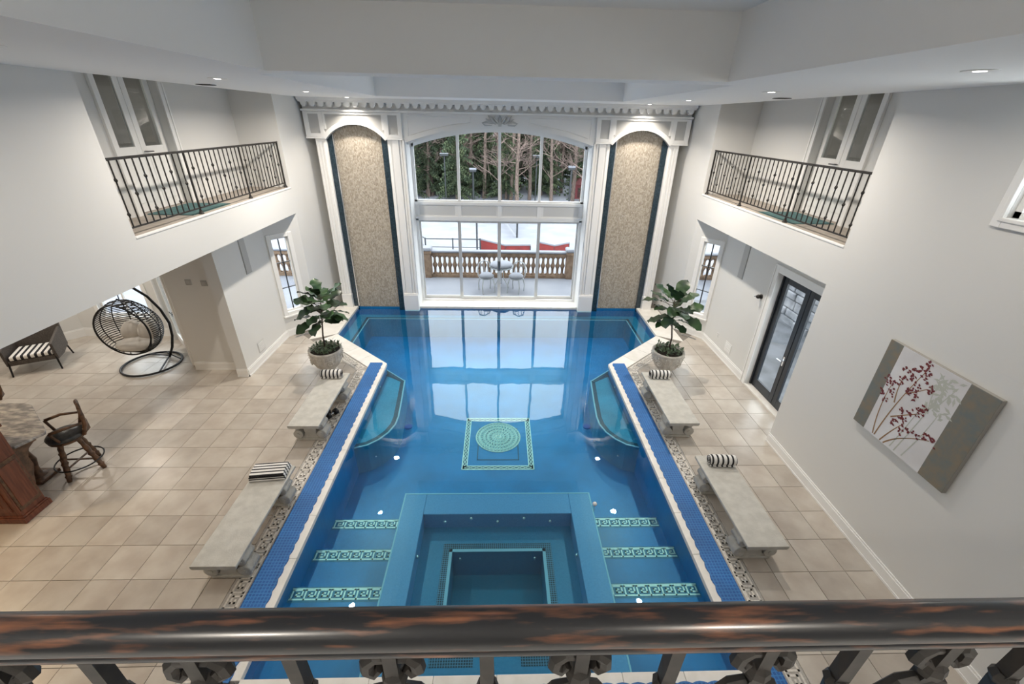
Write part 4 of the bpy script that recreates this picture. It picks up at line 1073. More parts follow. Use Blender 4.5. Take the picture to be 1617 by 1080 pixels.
# ================================================================= GALLERY RAILING IN FRONT OF THE CAMERA
gr = empty('gallery_railing', (0, .327, ZB)); tag(gr, 'worn black painted handrail of the gallery with iron balusters', 'railing')
RS = .80
prof = [(-.031,.014),(-.034,.022),(-.031,.034),(-.024,.045),(-.012,.052),(.0,.054),(.012,.052),(.024,.046),(.0295,.037),(.0315,.030),(.031,.012)]
b = MB(); b.prism([(a*RS, .94+(c-.02)*RS) for a, c in prof], -4.98, 4.98, 'x'); o = b.build('handrail', RAILP, gr, smooth=True); smooth_angle(o, 50)
prof2 = [(-.024,-.012),(-.028,-.009),(-.030,-.002),(-.028,.005),(-.024,.009),(-.024,.0125),(.026,.0125),(.026,-.012)]
b = MB(); b.prism([(a*RS, .94+(c-.02)*RS) for a, c in prof2], -4.98, 4.98, 'x'); o = b.build('under_moulding', RAILP, gr, smooth=True); smooth_angle(o, 50)
b = MB(); b.box(-4.98,4.98,-.012,.012,.09,.115); b.build('bottom_rail', IRON, gr)
def twist(h, fancy):
    b = MB(); n = 22; vs = []; ring = []
    pts = []
    for i in range(n+1):
        t = i/n; z = h*t; a = t*9 if .12 < t < .9 else 0; w = .0105
        ring = [(w*1.3*math.cos(a+math.pi/4+k*math.pi/2), w*1.3*math.sin(a+math.pi/4+k*math.pi/2), z) for k in range(4)]
        vs += ring
    fs = [(i*4+k, i*4+(k+1)%4, (i+1)*4+(k+1)%4, (i+1)*4+k) for i in range(n) for k in range(4)]
    b.add(vs, fs)
    if fancy:
        z = h-.075
        for s in (-1, 1):
            b.tube([(s*.008,0,z+.03),(s*.022,0,z+.034),(s*.034,0,z+.022),(s*.036,0,z+.004),(s*.026,0,z-.006),(s*.018,0,z+.004)], [.008,.010,.011,.011,.010,.007], 7)
            b.tube([(s*.008,0,z-.05),(s*.03,0,z-.06),(s*.05,0,z-.10),(s*.045,0,z-.17),(s*.02,0,z-.22),(s*.008,0,z-.26)], [.009,.011,.012,.012,.010,.008], 7)
        b.ball((0,0,z-.02), .019, .019, .024, 8, 6)
    else:
        b.lathe([(.012,-.012),(.018,0),(.012,.012)], 8, (0,0,h-.13)); b.lathe([(.012,-.02),(.022,0),(.012,.02)], 8, (0,0,h-.45))
    return b.mesh('baluster', IRON)
tw = [twist(.82, 0), twist(.82, 1)]
i0 = 0
for i in range(-37, 38):
    o = bpy.data.objects.new('baluster', tw[abs(i) % 2]); COL.objects.link(o); o.parent = gr; o.location = (.133*i-.014, 0, .10)

# ================================================================= MATS ALONG THE POOL
def runner(name, lab, x0, x1, y0, y1, scallop):
    """flat mesh mat, scalloped on one long edge: '+x','-x','+y'"""
    b = MB(); P = []
    if scallop in '+x-x':
        L = y1-y0; n = int(L/.16); xe = x1 if scallop == '+x' else x0; xo = x0 if scallop == '+x' else x1; sg = 1 if scallop == '+x' else -1
        for i in range(n):
            ya = y0+L*i/n; yb = y0+L*(i+1)/n
            for k in range(4):
                t = k/4; P.append((xe+sg*(.018*math.sin(math.pi*t)-.010), ya+(yb-ya)*t))
        P += [(xe-sg*.01, y1), (xo, y1), (xo, y0)]
    else:
        L = x1-x0; n = int(L/.16)
        for i in range(n):
            for k in range(4):
                t = k/4; P.append((x0+L*(i+t)/n, y1+.018*math.sin(math.pi*t)-.01))
        P += [(x1, y1-.01), (x1, y0), (x0, y0)]
    b.prism(P, .003, .014); o = b.build(name, MATBLUE); tag(o, lab, 'mat', 'blue mesh runners round the pool')
runner('pool_runner', 'long blue mesh runner with scalloped edge along the left of the pool', -3.05, -2.755, 2.0, 8.86, '+x')
runner('pool_runner', 'long blue mesh runner with scalloped edge along the right of the pool', 2.755, 3.05, 2.0, 8.86, '-x')
runner('pool_runner', 'blue mesh runner across the near end of the pool under the handrail', -2.7, 2.7, 1.9, 2.27, '+y')
# ================================================================= STONE BENCHES
def make_bench(L):
    o = empty('stone_bench')
    b = MB(); W = .27
    prof = [(-W+.02,.40),(-W+.005,.415),(-W,.43),(-W,.455),(-W+.008,.462),(W-.008,.462),(W,.455),(W,.43),(W-.005,.415),(W-.02,.40)]
    b.prism(prof, -L/2, L/2, 'y'); b.build('seat_slab', BENCHST, o, bevel=.006)
    for k in (-1, 1):
        lg = empty('leg'); lg.parent = o; lg.location = (0, k*(L/2-.27), 0)
        b = MB(); P = [(-.20,0),(.20,0),(.20,.05),(.13,.08),(.10,.16),(.11,.24),(.16,.33),(.19,.37),(.19,.402),(-.19,.402),(-.19,.37),(-.16,.33),(-.11,.24),(-.10,.16),(-.13,.08),(-.20,.05)]
        b.prism(P, -.085, .085, 'y'); b.build('leg_block', BENCHST, lg, bevel=.008)
        for sx in (-1, 1):
            for (xx, zz, rr) in ((.20,.315,.07),(.205,.14,.09)):
                b = MB(); b.m = Matrix.Translation((sx*xx, 0, zz)) @ Matrix.Rotation(R(90), 4, 'X')
                pr = []
                for q in range(6):
                    y0 = -.11+.22*q/5
                    pr += [(rr*.86, y0-.018 if q else -.11), (rr, y0)] if q else [(rr*.8, -.11), (rr, -.10)]
                pr.append((rr*.8, .115))
                b.lathe(pr, 14); b.build('scroll', BENCHST, lg, smooth=True)
                b = MB(); b.m = Matrix.Translation((sx*xx, 0, zz)) @ Matrix.Rotation(R(90), 4, 'X'); b.lathe([(rr*.35,-.125),(rr*.35,.125)], 10); b.build('scroll_eye', BENCHST, lg)
        b = MB(); b.box(-.235,.235,-.105,.105,0,.045); b.build('plinth', BENCHST, lg, bevel=.008)
    return o
bn = make_bench(1.66)
spots = [(-3.36,4.15,1.66,'long grey stone bench at the near left with a folded striped towel'),(-3.36,6.79,1.74,'grey stone bench at the far left with a rolled striped towel'),
         (3.33,6.86,1.74,'stone bench at the far right in front of the planter'),(3.44,4.34,1.66,'near right stone bench with a rolled striped towel on its far end')]
for i, (x, y, L, lab) in enumerate(spots):
    o = bn if i == 0 else copy_tree(bn); o.location = (x, y, .002); o.scale = (1, L/1.66, 1); tag(o, lab, 'bench', 'stone benches by the pool')
# towels
def rolled(x, y, rz, lab, flip=1):
    o = empty('rolled_towel', (x, y, .466+.082), rz); tag(o, lab, 'towel', 'striped pool towels')
    b = MB(); b.m = Matrix.Rotation(R(90), 4, 'Y'); n = 20
    vs = []; L = .2; rad = []
    prof = [(.074,-L),(.081,-L+.02),(.082,0),(.081,L-.02),(.074,L)]
    b.lathe(prof, 22); b.build('roll', TOWEL_X, o, smooth=True)
    for sx in (-1, 1):
        pts = []
        for i in range(44):
            a = i*.38; rr = .008+.0016*i*1.0; pts.append((sx*(L+.003), rr*math.cos(a), rr*math.sin(a)))
        b = MB(); b.tube(pts, .0052, 4); b.build('spiral_edge', MATS['towel_black'] if 'towel_black' in MATS else mat('towel_black', (.02,.02,.024), .95), o)
    b = MB(); b.box(-L*.98,L*.98,-.085,-.06,-.074,-.05); b.build('loose_edge', TOWEL_X, o, bevel=.012)
rolled(-3.40, 7.50, R(2), 'rolled black and white striped towel on the far left bench')
rolled(3.37, 7.52, R(-2), 'rolled black and white striped towel on the far right bench')
rolled(3.50, 4.98, R(-3), 'rolled black and white striped towel on the near right bench')
o = empty('folded_towel', (-3.37, 4.80, .466), R(6)); tag(o, 'folded striped towel on the far end of the near left bench', 'towel', 'striped pool towels')
for i, (hh, w_, l_) in enumerate(((.04,.25,.14),(.04,.245,.135),(.035,.235,.125))):
    b = MB(); n = 10; z0 = .04*i; vs = []; fs = []
    prof = [(-l_,z0+.004),(-l_-.008,z0+hh*.5),(-l_,z0+hh-.002),(0,z0+hh+.006),(l_,z0+hh-.002),(l_+.006,z0+hh*.5),(l_,z0+.004)]
    b.prism(prof, -w_, w_, 'x'); b.build('fold', TOWEL_Y, o, bevel=.008)
# dumbbells by the left bench
o = empty('dumbbell', (-3.23, 6.80, .065), R(60)); tag(o, 'black round headed dumbbell on the mosaic border by the left bench', 'dumbbell')
for sx in (-1, 1):
    b = MB(); b.m = Matrix.Translation((sx*.085,0,0)) @ Matrix.Rotation(R(90),4,'Y'); b.lathe([(.04,-.045),(.062,-.03),(.064,.03),(.04,.045)], 16); b.build('head', BLACK, o, smooth=True)
b = MB(); b.tube([(-.06,0,0),(.06,0,0)], .017, 8); b.build('grip', JET, o)
o = empty('dumbbell', (-3.40, 6.86, .05), R(10)); tag(o, 'second dumbbell, half under the far left stone bench', 'dumbbell')
for sx in (-1, 1):
    b = MB(); b.m = Matrix.Translation((sx*.08,0,0)) @ Matrix.Rotation(R(90),4,'Y'); b.lathe([(.03,-.035),(.047,-.025),(.047,.025),(.03,.035)], 14); b.build('head', BLACK, o, smooth=True)
b = MB(); b.tube([(-.06,0,0),(.06,0,0)], .015, 8); b.build('grip', JET, o)

# ================================================================= POTTED FIGS
def leaf_mesh(L, W, seed):
    r = random.Random(seed); b = MB(); n = 8; vs = []
    droop = r.uniform(.15,.45)
    for i in range(n+1):
        t = i/n; w = W*(math.sin(math.pi*min(1,t*.98+.02))**.7)*(.55+.55*t) if 0 < i < n else .004
        if 2 < i < 5: w *= .86
        zz = -droop*L*t*t; cup = .12*w
        wav = .02*math.sin(i*2.1+seed)
        vs += [(L*t, -w, zz+cup+wav), (L*t, 0, zz), (L*t, w, zz+cup-wav)]
    fs = []
    for i in range(n):
        for k in (0,1): fs.append((i*3+k, i*3+k+1, (i+1)*3+k+1, (i+1)*3+k))
    b.add(vs, fs); vs2 = [(x,y,z-.003) for x,y,z in vs]; b.add(vs2, [tuple(reversed(f)) for f in fs])
    return b.mesh('leaf', LEAF, True)
LM = [leaf_mesh(.36,.15,1), leaf_mesh(.34,.16,2), leaf_mesh(.40,.17,3), leaf_mesh(.29,.13,4)]
def fig(x, y, lab, seed, lean, tone):
    r = random.Random(seed)
    o = empty('potted_fig', (x, y, .002)); tag(o, lab, 'potted plant', 'potted fiddle leaf figs')
    pot = empty('pot'); pot.parent = o
    b = MB(); b.lathe([(.13,0),(.17,.015),(.17,.04),(.14,.06),(.16,.09),(.25,.18),(.315,.30),(.345,.42),(.35,.53),(.36,.545),(.362,.575),(.345,.585),(.315,.575),(.31,.52),(.02,.50)], 32); b.build('bowl', POT, pot, smooth=True)
    b = MB()
    for k in range(28):
        a = 2*math.pi*k/28
        for zz in (.33,.37,.41,.45,.49):
            rr = .318+(zz-.30)*.25
            b.box(0,0,0,0,0,0) if False else b.ball((rr*math.cos(a), rr*math.sin(a), zz), .014, n=5, k=3)
    b.build('carved_relief', POT, pot, kind='stuff')
    for a in (R(-60), R(-140), R(20)):
        pts = []
        for i in range(22):
            q = i*.45; rr = .012+.0035*i; u = rr*math.cos(q); v = rr*math.sin(q)
            ang = a+u/.34; pts.append((.345*math.cos(ang), .345*math.sin(ang), .34+v*.9))
        b = MB(); b.tube(pts, .010, 5); b.build('carved_scroll', POT, pot, smooth=True)
    b = MB(); b.lathe([(.02,.545),(.312,.53),(.316,.52)], 24); b.build('soil', SOIL, o)
    b = MB()
    for k in range(170):
        a = r.uniform(0,6.28); rr = .30*math.sqrt(r.random()); hx, hy = rr*math.cos(a), rr*math.sin(a); L = r.uniform(.05,.12); e = r.uniform(.2,1.2); t = r.uniform(0,6.28); w_ = r.uniform(.015,.03)
        dx, dy, dz = L*math.cos(e)*math.cos(t), L*math.cos(e)*math.sin(t), L*math.sin(e); z0 = .55+r.uniform(0,.10)
        px, py = -math.sin(t)*w_, math.cos(t)*w_
        b.add([(hx,hy,z0),(hx+dx*.5+px,hy+dy*.5+py,z0+dz*.6),(hx+dx,hy+dy,z0+dz),(hx+dx*.5-px,hy+dy*.5-py,z0+dz*.6)], [(0,1,2,3)])
    b.build('underplanting', LEAF2, o, kind='stuff')
    top = Vector((lean[0], lean[1], 1.86)); mid = Vector((lean[0]*.5, lean[1]*.5, 1.25))
    b = MB(); b.tube([(0,0,.5),(.01,0,.9),mid,(mid+top)/2+Vector((.02,0,0)),top], [.02,.017,.015,.011,.006], 7); b.build('stem', STEM, o, smooth=True)
    n = 30
    for k in range(n):
        t = (k+.5)/n; z = 1.22+.66*t; p = mid.lerp(top, (z-1.25)/.61 if z > 1.25 else 0); a = k*2.4+seed+r.uniform(-.3,.3); el = r.uniform(-.35,.25)+1.15*t*t
        off = r.uniform(.04,.16)*(1 if k % 3 else 1.7)
        q = p+Vector((math.cos(a)*off, math.sin(a)*off, off*.3)); q.z = z+off*.25
        lf = bpy.data.objects.new('leaf', r.choice(LM)); COL.objects.link(lf); lf.parent = o
        lf.location = q; lf.rotation_euler = (r.uniform(-.5,.5), -el, a); sc = r.uniform(.88,1.25); lf.scale = (sc,sc,sc)
        b = MB(); b.tube([(p.x,p.y,z-.03),q], [.006,.004], 5); b.build('petiole', STEM, o)
fig(-3.88, 8.50, 'fiddle leaf fig in a carved stone pot at the left of the pool', 4, (.12,-.02), 0)
fig(3.90, 8.50, 'fiddle leaf fig in a carved stone pot at the right of the pool', 9, (-.10,.02), 0)

# ================================================================= LOUNGE: EGG CHAIR, ARMCHAIRS, BAR
eg = empty('hanging_egg_chair', (-8.02, 8.75, .002)); tag(eg, 'black wicker hanging egg chair with beige cushions on a curved stand', 'hanging chair')
b = MB()
def ell(rx, ry, z, n=40): return [(rx*math.cos(2*math.pi*i/n), ry*math.sin(2*math.pi*i/n), z) for i in range(n)]
b.tube(ell(.58,.56,.03), .024, 8, close=True); b.build('base_ring', BLACK, eg, smooth=True)
b = MB(); b.tube([(-.02,.55,.04),(.15,.36,.04),(.42,-.36,.04)], .018, 6); b.tube([(.15,.36,.04),(-.35,.42,.04)], .015, 6); b.tube([(.52,.2,.04),(.16,.33,.12)], .015, 6); b.build('base_strut', BLACK, eg)
b = MB(); ctrl = [(.17,.33,.03),(.34,.30,.30),(.47,.27,.62),(.53,.25,.95),(.47,.22,1.30),(.33,.18,1.62),(.13,.12,1.86),(-.05,.05,1.96),(-.10,.0,1.93)]
b.tube(ctrl, .027, 8); b.build('curved_pole', BLACK, eg, smooth=True)
b = MB(); b.tube([(-.10,0,1.93),(-.11,-.02,1.62)], .01, 5); b.build('chain', BLACK, eg)
CX, CY, CZ = -.12, -.05, .97
def eggp(th, z):        # z in -1..1, pointed top
    rr = math.sqrt(max(0, 1-z*z)); 
    if z > 0: rr *= (1-.28*z*z)
    return CX+.62*rr*math.cos(th), CY+.50*rr*math.sin(th), CZ+(.66*z if z > 0 else .62*z)
CUT = -.20
b = MB(); nh = 27
for i in range(nh):
    z = -.96+1.86*i/(nh-1); pts = []
    for k in range(41):
        th = R(-90+9*k); p = eggp(th, z); pts.append(p)
    rr = [p for p in pts if p[1] > CY+CUT]
    # rotate list so it starts after the gap
    if len(rr) < 3: continue
    seq = []; idx = [k for k, p in enumerate(pts) if p[1] > CY+CUT]
    seq = [pts[k] for k in idx]
    b.tube(seq, .0105, 4)
b.build('weave', BLACK, eg, kind='stuff')
for k in range(9):
    th = R(-25+230*k/8); pts = [eggp(th, -1+2*i/16) for i in range(17)]
    pts = [p for p in pts if p[1] > CY+CUT-.02]
    b = MB(); b.tube(pts, .011, 5); b.build('rib', BLACK, eg, smooth=True)
b = MB(); pts = []
for i in range(40):
    a = 2*math.pi*i/40; c_ = math.cos(a); s_ = math.sin(a)
    sc = math.sqrt(1-(.20/.50)**2)
    zz = s_*sc; rr = c_*sc
    if zz > 0: rr *= (1-.2*zz*zz)
    pts.append((CX+.62*rr, CY+CUT, CZ+(.66 if zz > 0 else .62)*zz))
b.tube(pts, .018, 7, close=True); b.build('rim', BLACK, eg, smooth=True)
b = MB(); b.tube([(CX,CY+CUT,CZ+.60),(CX+.01,CY-.02,CZ+.68),(CX,CY+.2,CZ+.5)], .014, 6); b.build('top_hook', BLACK, eg)
b = MB(); b.ball((CX+.02,CY+.05,CZ-.40), .45, .36, .13, 18, 8); b.build('seat_cushion', CUSH, eg, smooth=True)
for (dx, dz, rot) in ((-.17,-.17,.3),(.19,-.17,-.3)):
    b = MB(); b.m = Matrix.Translation((CX+dx,CY+.20,CZ+dz)) @ Matrix.Rotation(R(-25),4,'X') @ Matrix.Rotation(rot,4,'Y'); b.ball((0,0,0), .23, .11, .25, 14, 8); b.build('back_cushion', CUSH, eg, smooth=True)

def armchair(x, y, rz, lab):
    o = empty('wicker_armchair', (x, y, .002), rz); tag(o, lab, 'armchair', 'wicker armchairs in the lounge')
    # faces -y ; width .8 depth .75
    for sx in (-1, 1):
        b = MB(); P = [(-.36,.24),(-.38,.62),(-.30,.64),(.33,.76),(.36,.30),(0,.22)]
        b.prism(P, sx*.40-.025, sx*.40+.025, 'x'); b.build('arm_panel', WICKER, o, bevel=.01)
        for (yy, lean_) in ((-.34,-.06),(.33,.10)):
            b = MB(); b.tube([(sx*.38,yy,.34),(sx*.40,yy+lean_,0)], [.02,.016], 8); b.build('leg', BLACK, o)
    b = MB(); P = [(.27,.24),(.36,.30),(.44,.86),(.38,.88)]; b.prism(P, -.42, .42, 'x'); b.build('backrest', WICKER, o, bevel=.01)
    b = MB(); b.box(-.38,.38,-.36,.30,.24,.34); b.build('seat_frame', WICKER, o, bevel=.01)
    b = MB(); b.box(-.36,.36,-.35,.26,.345,.44); b.build('seat_cushion', CUSHSTR, o, bevel=.03)
armchair(-10.42, 8.72, R(28), 'brown wicker armchair with striped cushion near the diagonal lounge wall')
armchair(-11.75, 8.02, R(70), 'brown wicker armchair cut off by the left edge of the picture')

def stool():
    o = empty('bar_stool')
    # faces -y
    b = MB(); b.lathe([(.02,.66),(.20,.66),(.235,.68),(.24,.71),(.21,.745),(.02,.76)], 20); b.build('seat', LEATHER, o, smooth=True)
    b = MB(); b.lathe([(.02,.62),(.20,.62),(.225,.64),(.22,.665)], 18); b.build('seat_ring', WOODD, o)
    for k in range(4):
        a = R(45+90*k); ca, sa = math.cos(a), math.sin(a); b = MB(); pts = []; rs = []
        prof = [(0,.030),(.10,.032),(.14,.045),(.18,.030),(.30,.042),(.42,.030),(.50,.046),(.54,.03),(.66,.04),(.8,.028),(.92,.034),(1,.03)]
        for t, rr in prof: pts.append((ca*(.30-.16*t), sa*(.30-.16*t), .002+.63*t)); rs.append(rr)
        b.tube(pts, rs, 8); b.build('leg', WOODD, o, smooth=True)
    b = MB(); b.tube(ell(.30,.30,.20,32), .011, 6, close=True); b.build('foot_ring', BLACK, o, smooth=True)
    b = MB(); b.tube([(-.2,-.2,.2),(.2,.2,.2)], .016, 6); b.tube([(.2,-.2,.2),(-.2,.2,.2)], .016, 6); b.build('stretcher', WOODD, o)
    for sx in (-1, 1):
        b = MB(); b.tube([(sx*.17,.19,.68),(sx*.19,.25,.85),(sx*.17,.27,1.0),(sx*.13,.27,1.12)], [.028,.026,.024,.022], 6); b.build('back_post', WOODD, o, smooth=True)
        b = MB(); b.tube([(sx*.20,.23,.90),(sx*.26,.05,.93),(sx*.25,-.14,.92)], [.018,.022,.024], 6); b.tube([(sx*.25,-.14,.92),(sx*.23,-.11,.80),(sx*.20,-.08,.70)], [.02,.018,.022], 6); b.build('arm', WOODD, o, smooth=True)
    b = MB(); b.tube([(-.14,.27,1.12),(-.07,.28,1.17),(0,.28,1.14),(.07,.28,1.17),(.14,.27,1.12)], .022, 6); b.build('crest_rail', WOODD, o, smooth=True)
    b = MB(); b.tube([(0,.25,.78),(.04,.265,.88),(-.04,.27,.98),(.03,.275,1.06),(0,.28,1.13)], .02, 6); b.tube([(0,.25,.78),(-.05,.265,.9),(.05,.27,1.0),(-.03,.275,1.08)], .014, 6); b.build('carved_splat', WOODD, o, smooth=True)
    b = MB(); b.prism([(-.2,.20),(-.1,.25),(.1,.25),(.2,.20),(.2,.23),(.1,.29),(-.1,.29),(-.2,.23)], .72, .80); b.build('back_rail', WOODD, o)
    return o
st = stool(); st.location = (-6.76, 5.42, .002); st.rotation_euler = (0,0,R(-42)); tag(st, 'carved wooden bar stool with leather seat at the marble counter corner', 'bar stool', 'bar stools')
s2 = copy_tree(st); s2.location = (-8.95, 6.28, .002); s2.rotation_euler = (0,0,R(-25)); tag(s2, 'carved bar stool behind the counter, cut by the left edge of the picture', 'bar stool', 'bar stools')
bar_o = empty('bar_cabinet', (-6.68, 4.53, .002)); tag(bar_o, 'red brown wooden bar cabinet with raised panels at the left edge', 'bar')
b = MB(); b.box(-1.9,0,-.17,.17,.08,1.44); b.build('body', WOODR, bar_o, bevel=.006)
b = MB(); b.box(-1.92,.03,-.20,.20,0,.09); b.box(-1.91,.018,-.185,.185,.09,.12); b.build('plinth', WOODR, bar_o, bevel=.008)
b = MB(); b.box(-1.93,.03,-.20,.20,1.42,1.47); b.build('cornice', WOODR, bar_o, bevel=.01)
for (y0, y1) in ((-.12,.12),):
    b = MB(); b.box(0,.012,y0-.03,y1+.03,.20,.98); b.build('panel_frame', WOODD, bar_o, bevel=.006)
    b = MB(); b.box(.008,.022,y0,y1,.26,.92); b.build('raised_panel', WOODR, bar_o, bevel=.01)
    b = MB(); b.box(0,.014,y0,y1,1.10,1.36); b.build('raised_panel', WOODR, bar_o, bevel=.01)
for k in range(3):
    x0 = -.58-.6*k; b = MB(); b.box(x0,x0+.5,-.185,-.165,.2,.95); b.build('door', WOODR, bar_o, bevel=.008)
    b = MB(); b.box(x0+.08,x0+.42,-.195,-.18,.28,.87); b.build('raised_panel', WOODR, bar_o, bevel=.01)
ct = empty('marble_counter', (-7.0, 5.1, 0)); tag(ct, 'grey veined marble counter top on carved supports behind the bar cabinet', 'counter')
b = MB(); P = [(-6.67,4.72),(-6.54,5.03),(-6.60,5.10),(-7.36,5.70),(-7.5,5.74),(-8.6,5.74),(-8.6,4.72)]
b.prism([(x+7.0,y-5.1) for x,y in P], 1.03, 1.07); b.build('marble_top', MARBLE, ct, bevel=.008)
b = MB(); P = [(-6.72,4.72),(-6.66,4.98),(-7.4,5.55),(-8.6,5.6),(-8.6,4.72)]; b.prism([(x+7.0,y-5.1) for x,y in P], .97, 1.03); b.build('apron', WOODD, ct)
b = MB(); P = [(0,.97),(.34,.97),(.33,.90),(.22,.86),(.15,.76),(.16,.62),(.09,.48),(.05,.36),(0,.33)]
b.m = Matrix.Translation((.20,-.39,0)) @ Matrix.Rotation(R(95),4,'Z'); b.prism(P, -.05, .05, 'y'); b.build('corbel', WOODD, ct, bevel=.008)
b = MB(); b.lathe([(.11,.0),(.11,.06),(.06,.08),(.05,.2),(.08,.35),(.05,.5),(.07,.75),(.06,.97)], 12, (-.28,.12,.002)); b.build('turned_support', WOODD, ct, smooth=True)
b = MB(); b.box(-.45,-.10,-.04,.28,.002,.06); b.build('support_base', WOODD, ct, bevel=.01)

# ================================================================= PAINTING
pc = empty('canvas_painting', (5.0, 3.99, 2.22)); tag(pc, 'canvas of red berry branches between mottled bands on the right wall', 'painting')
b = MB(); b.box(-.05,-.002,-.67,.67,-.625,.625); b.build('canvas', CANVAS_E, pc, bevel=.004)
b = MB(); b.box(-.0525,-.05,-.36,.48,-.622,.622); b.build('pale_field', CANVAS_W, pc)
b = MB(); b.box(-.053,-.05,.48,.668,-.622,.622); b.build('mottled_band', CANVAS_B, pc)
b = MB(); b.box(-.053,-.05,-.668,-.36,-.622,.622); b.build('mottled_band', CANVAS_B, pc)
# picture-plane coordinates: u from 0 (far edge, y=+) to 1.34 toward the viewer, v up from bottom
def pp(u, v, x=-.0535): return (x, .67-u*1.34, -.625+v*1.25)
def stroke(bb, pts, w0, w1):
    n = len(pts)
    for i in range(n-1):
        a, c = pts[i], pts[i+1]; d = Vector((c[0]-a[0], c[1]-a[1])); 
        if d.length == 0: continue
        d.normalize(); nn = Vector((-d.y, d.x)); wa = (w0+(w1-w0)*i/(n-1))*.5; wb = (w0+(w1-w0)*(i+1)/(n-1))*.5
        bb.add([pp(a[0]+nn.x*wa,a[1]+nn.y*wa), pp(a[0]-nn.x*wa,a[1]-nn.y*wa), pp(c[0]-nn.x*wb,c[1]-nn.y*wb), pp(c[0]+nn.x*wb,c[1]+nn.y*wb)], [(0,1,2,3)])
def curve(p0, p1, p2, n=10): return [tuple((1-t)**2*p0[k]+2*t*(1-t)*p1[k]+t*t*p2[k] for k in (0,1)) for t in [i/n for i in range(n+1)]]
stems = [curve((.27,.02),(.30,.45),(.43,.92)), curve((.25,.02),(.18,.30),(.20,.58)), curve((.33,.30),(.45,.42),(.56,.52)), curve((.34,.01),(.40,.20),(.47,.33)), curve((.38,.01),(.48,.20),(.72,.34)), curve((.30,.45),(.26,.60),(.27,.75)), curve((.36,.60),(.42,.66),(.50,.75))]
b = MB()
for s_ in stems: stroke(b, s_, .014, .006)
b.build('painted_stems', INK_S, pc, kind='stuff')
b = MB(); r = random.Random(4); PK = [0]
def petal(u, v, a, L, w_, x=-.054):
    PK[0] += 1; x = x-.00003*(PK[0] % 300 if x < -.0535 else PK[0] % 60)*(.25)
    c_, s_ = math.cos(a), math.sin(a); pts = [(0,0),(.5*L,w_),(L,0),(.5*L,-w_)]
    b.add([pp(u+p*c_-q*s_, v+p*s_+q*c_, x) for p, q in pts], [(0,1,2,3)])
def cluster(u, v, n, sp):
    for i in range(n): petal(u+r.uniform(-sp,sp), v+r.uniform(-sp,sp)*1.4, r.uniform(-.6,3.4), r.uniform(.022,.04), r.uniform(.008,.013))
for (u,v,n,sp) in ((.43,.93,12,.035),(.37,.88,9,.025),(.45,.85,10,.03),(.33,.82,9,.025),(.26,.80,9,.022),(.27,.72,7,.02),(.52,.76,12,.03),(.41,.70,10,.03),(.34,.74,7,.02),(.28,.65,6,.02),(.20,.60,11,.03),(.14,.63,7,.02),(.22,.52,9,.03),(.36,.62,8,.025),(.43,.60,10,.03),(.56,.55,12,.035),(.52,.50,10,.03),(.46,.44,6,.02),(.44,.34,13,.035),(.37,.27,8,.025),(.40,.42,6,.02),(.47,.22,6,.02),(.52,.29,6,.02),(.60,.31,6,.02),(.68,.34,10,.03),(.74,.34,9,.03),(.15,.48,8,.025),(.22,.42,5,.02)):
    cluster(u, v, n, sp)
b.build('painted_berries', INK_R, pc, kind='stuff')
b = MB()
for s_ in (curve((.50,.02),(.58,.45),(.62,.85)), curve((.58,.03),(.66,.35),(.68,.62)), curve((.62,.60),(.66,.75),(.70,.88)), curve((.60,.55),(.55,.7),(.56,.82)), curve((.45,.03),(.50,.3),(.52,.5))): stroke(b, s_, .012, .006)
for k in range(60): petal(r.uniform(.54,.72), r.uniform(.55,.95), r.uniform(0,6.28), r.uniform(.05,.09), r.uniform(.01,.016), -.0531)
b.build('painted_pale_leaves', INK_G, pc, kind='stuff')

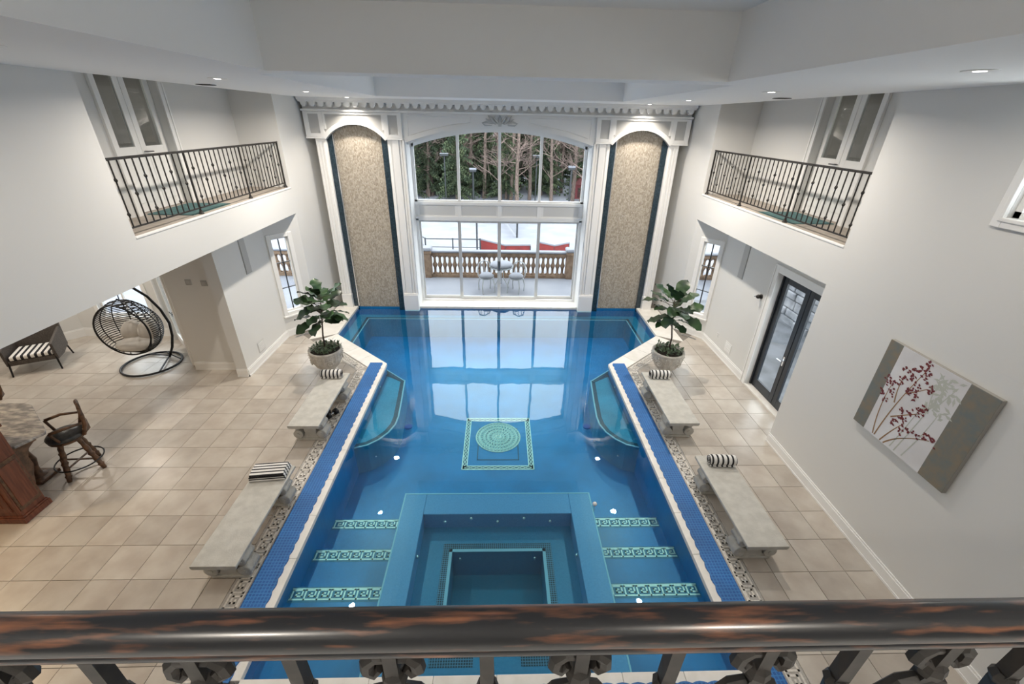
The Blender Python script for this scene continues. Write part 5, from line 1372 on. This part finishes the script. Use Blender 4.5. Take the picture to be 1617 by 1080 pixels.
# ================================================================= SMALL WALL AND FLOOR FITTINGS
for s in (-1, 1):
    sd = 'left' if s < 0 else 'right'
    o = empty('wall_vent', (s*5.56, 9.28, 2.06)); tag(o, 'tall narrow grey strip on the wall under the %s balcony' % sd, 'vent')
    b = MB(); b.box(min(0,-s*.012), max(0,-s*.012), -.11, .11, 0, .78); b.build('plate', GRILLE, o)  # narrow grey strip, built as a thin raised plate
    b = MB(); b.box(min(-s*.012,-s*.018), max(-s*.012,-s*.018), -.10, .10, .02, .76); b.build('face', GREYP, o)
    o = empty('wall_grille', (s*5.56, 8.97, .27)); tag(o, 'square white return grille low on the %s recess wall' % sd, 'grille')
    b = MB(); b.box(min(0,-s*.012), max(0,-s*.012), -.14, .14, 0, .26); b.build('frame', WHITEPL if s > 0 else mat('pale_grey_plastic', (.6,.6,.59), .5), o, bevel=.004)
    for k in range(6):
        b = MB(); b.box(min(-s*.012,-s*.018), max(-s*.012,-s*.018), -.12, .12, .03+.035*k, .045+.035*k); b.build('slat', WHITEPL, o)
    # floor register at the foot of the chamfer wall
    A = Vector((s*5.46,10.20)); B = Vector((s*5.12,10.61)); c = (A+B)/2; ang = math.atan2(B.y-A.y, B.x-A.x)
    o = empty('floor_register', (c.x-s*.07, c.y-.06, .001), ang); tag(o, 'slim metal floor register below the %s side window' % sd, 'vent')
    b = MB(); b.box(-.22,.22,-.035,.035,0,.004); b.build('plate', GRILLE, o)
    for k in range(2):
        b = MB(); b.box(-.2,.2,-.02+.026*k,-.008+.026*k,.004,.006); b.build('slot', BLACK, o)
o = empty('wall_sconce', (5.56, 8.32, 1.98)); tag(o, 'small dark wall fitting with clear bulb left of the black door', 'wall lamp')
b = MB(); b.m = Matrix.Rotation(R(90),4,'Y'); b.lathe([(.05,0),(.05,-.02),(.03,-.03)], 14); b.build('back_plate', IRON, o)
b = MB(); b.ball((-.07,.0,0), .045, n=12, k=8); b.build('body', IRON, o, smooth=True)
b = MB(); b.ball((-.12,.03,.0), .022, n=10, k=6); b.build('bulb', JET, o, smooth=True)
for (x, z, lab) in ((-6.41,2.10,'grey keypad on the shaded column face, left one'),(-6.10,2.08,'grey keypad on the shaded column face, right one')):
    o = empty('wall_keypad', (x, 8.55, z)); tag(o, lab, 'keypad', 'keypads on the column')
    b = MB(); b.box(-.06,.06,-.015,0,-.06,.06); b.build('plate', GRILLE, o, bevel=.004)
    b = MB(); b.box(-.035,.035,-.02,-.014,-.03,.035); b.build('screen', GREYP, o)
for (x, y, z, s, lab) in ((5.56,9.55,.46,1,'white wall outlet plate low on the right recess wall'),):
    o = empty('wall_outlet', (x, y, z)); tag(o, lab, 'outlet')
    b = MB(); b.box(-.008,0,-.04,.04,-.06,.06); b.build('plate', WHITEPL, o, bevel=.003)
    for k in (-1, 1):
        b = MB(); b.box(-.011,-.007,-.015,.015,k*.028-.014,k*.028+.014); b.build('socket', GREYP, o)
o = empty('wall_sensor', (-10.04, 10.22, .95)); tag(o, 'tiny black sensor on the wall left of the lounge window', 'sensor')
b = MB(); b.ball((0,-.01,0), .03, n=8, k=5); b.build('body', BLACK, o)
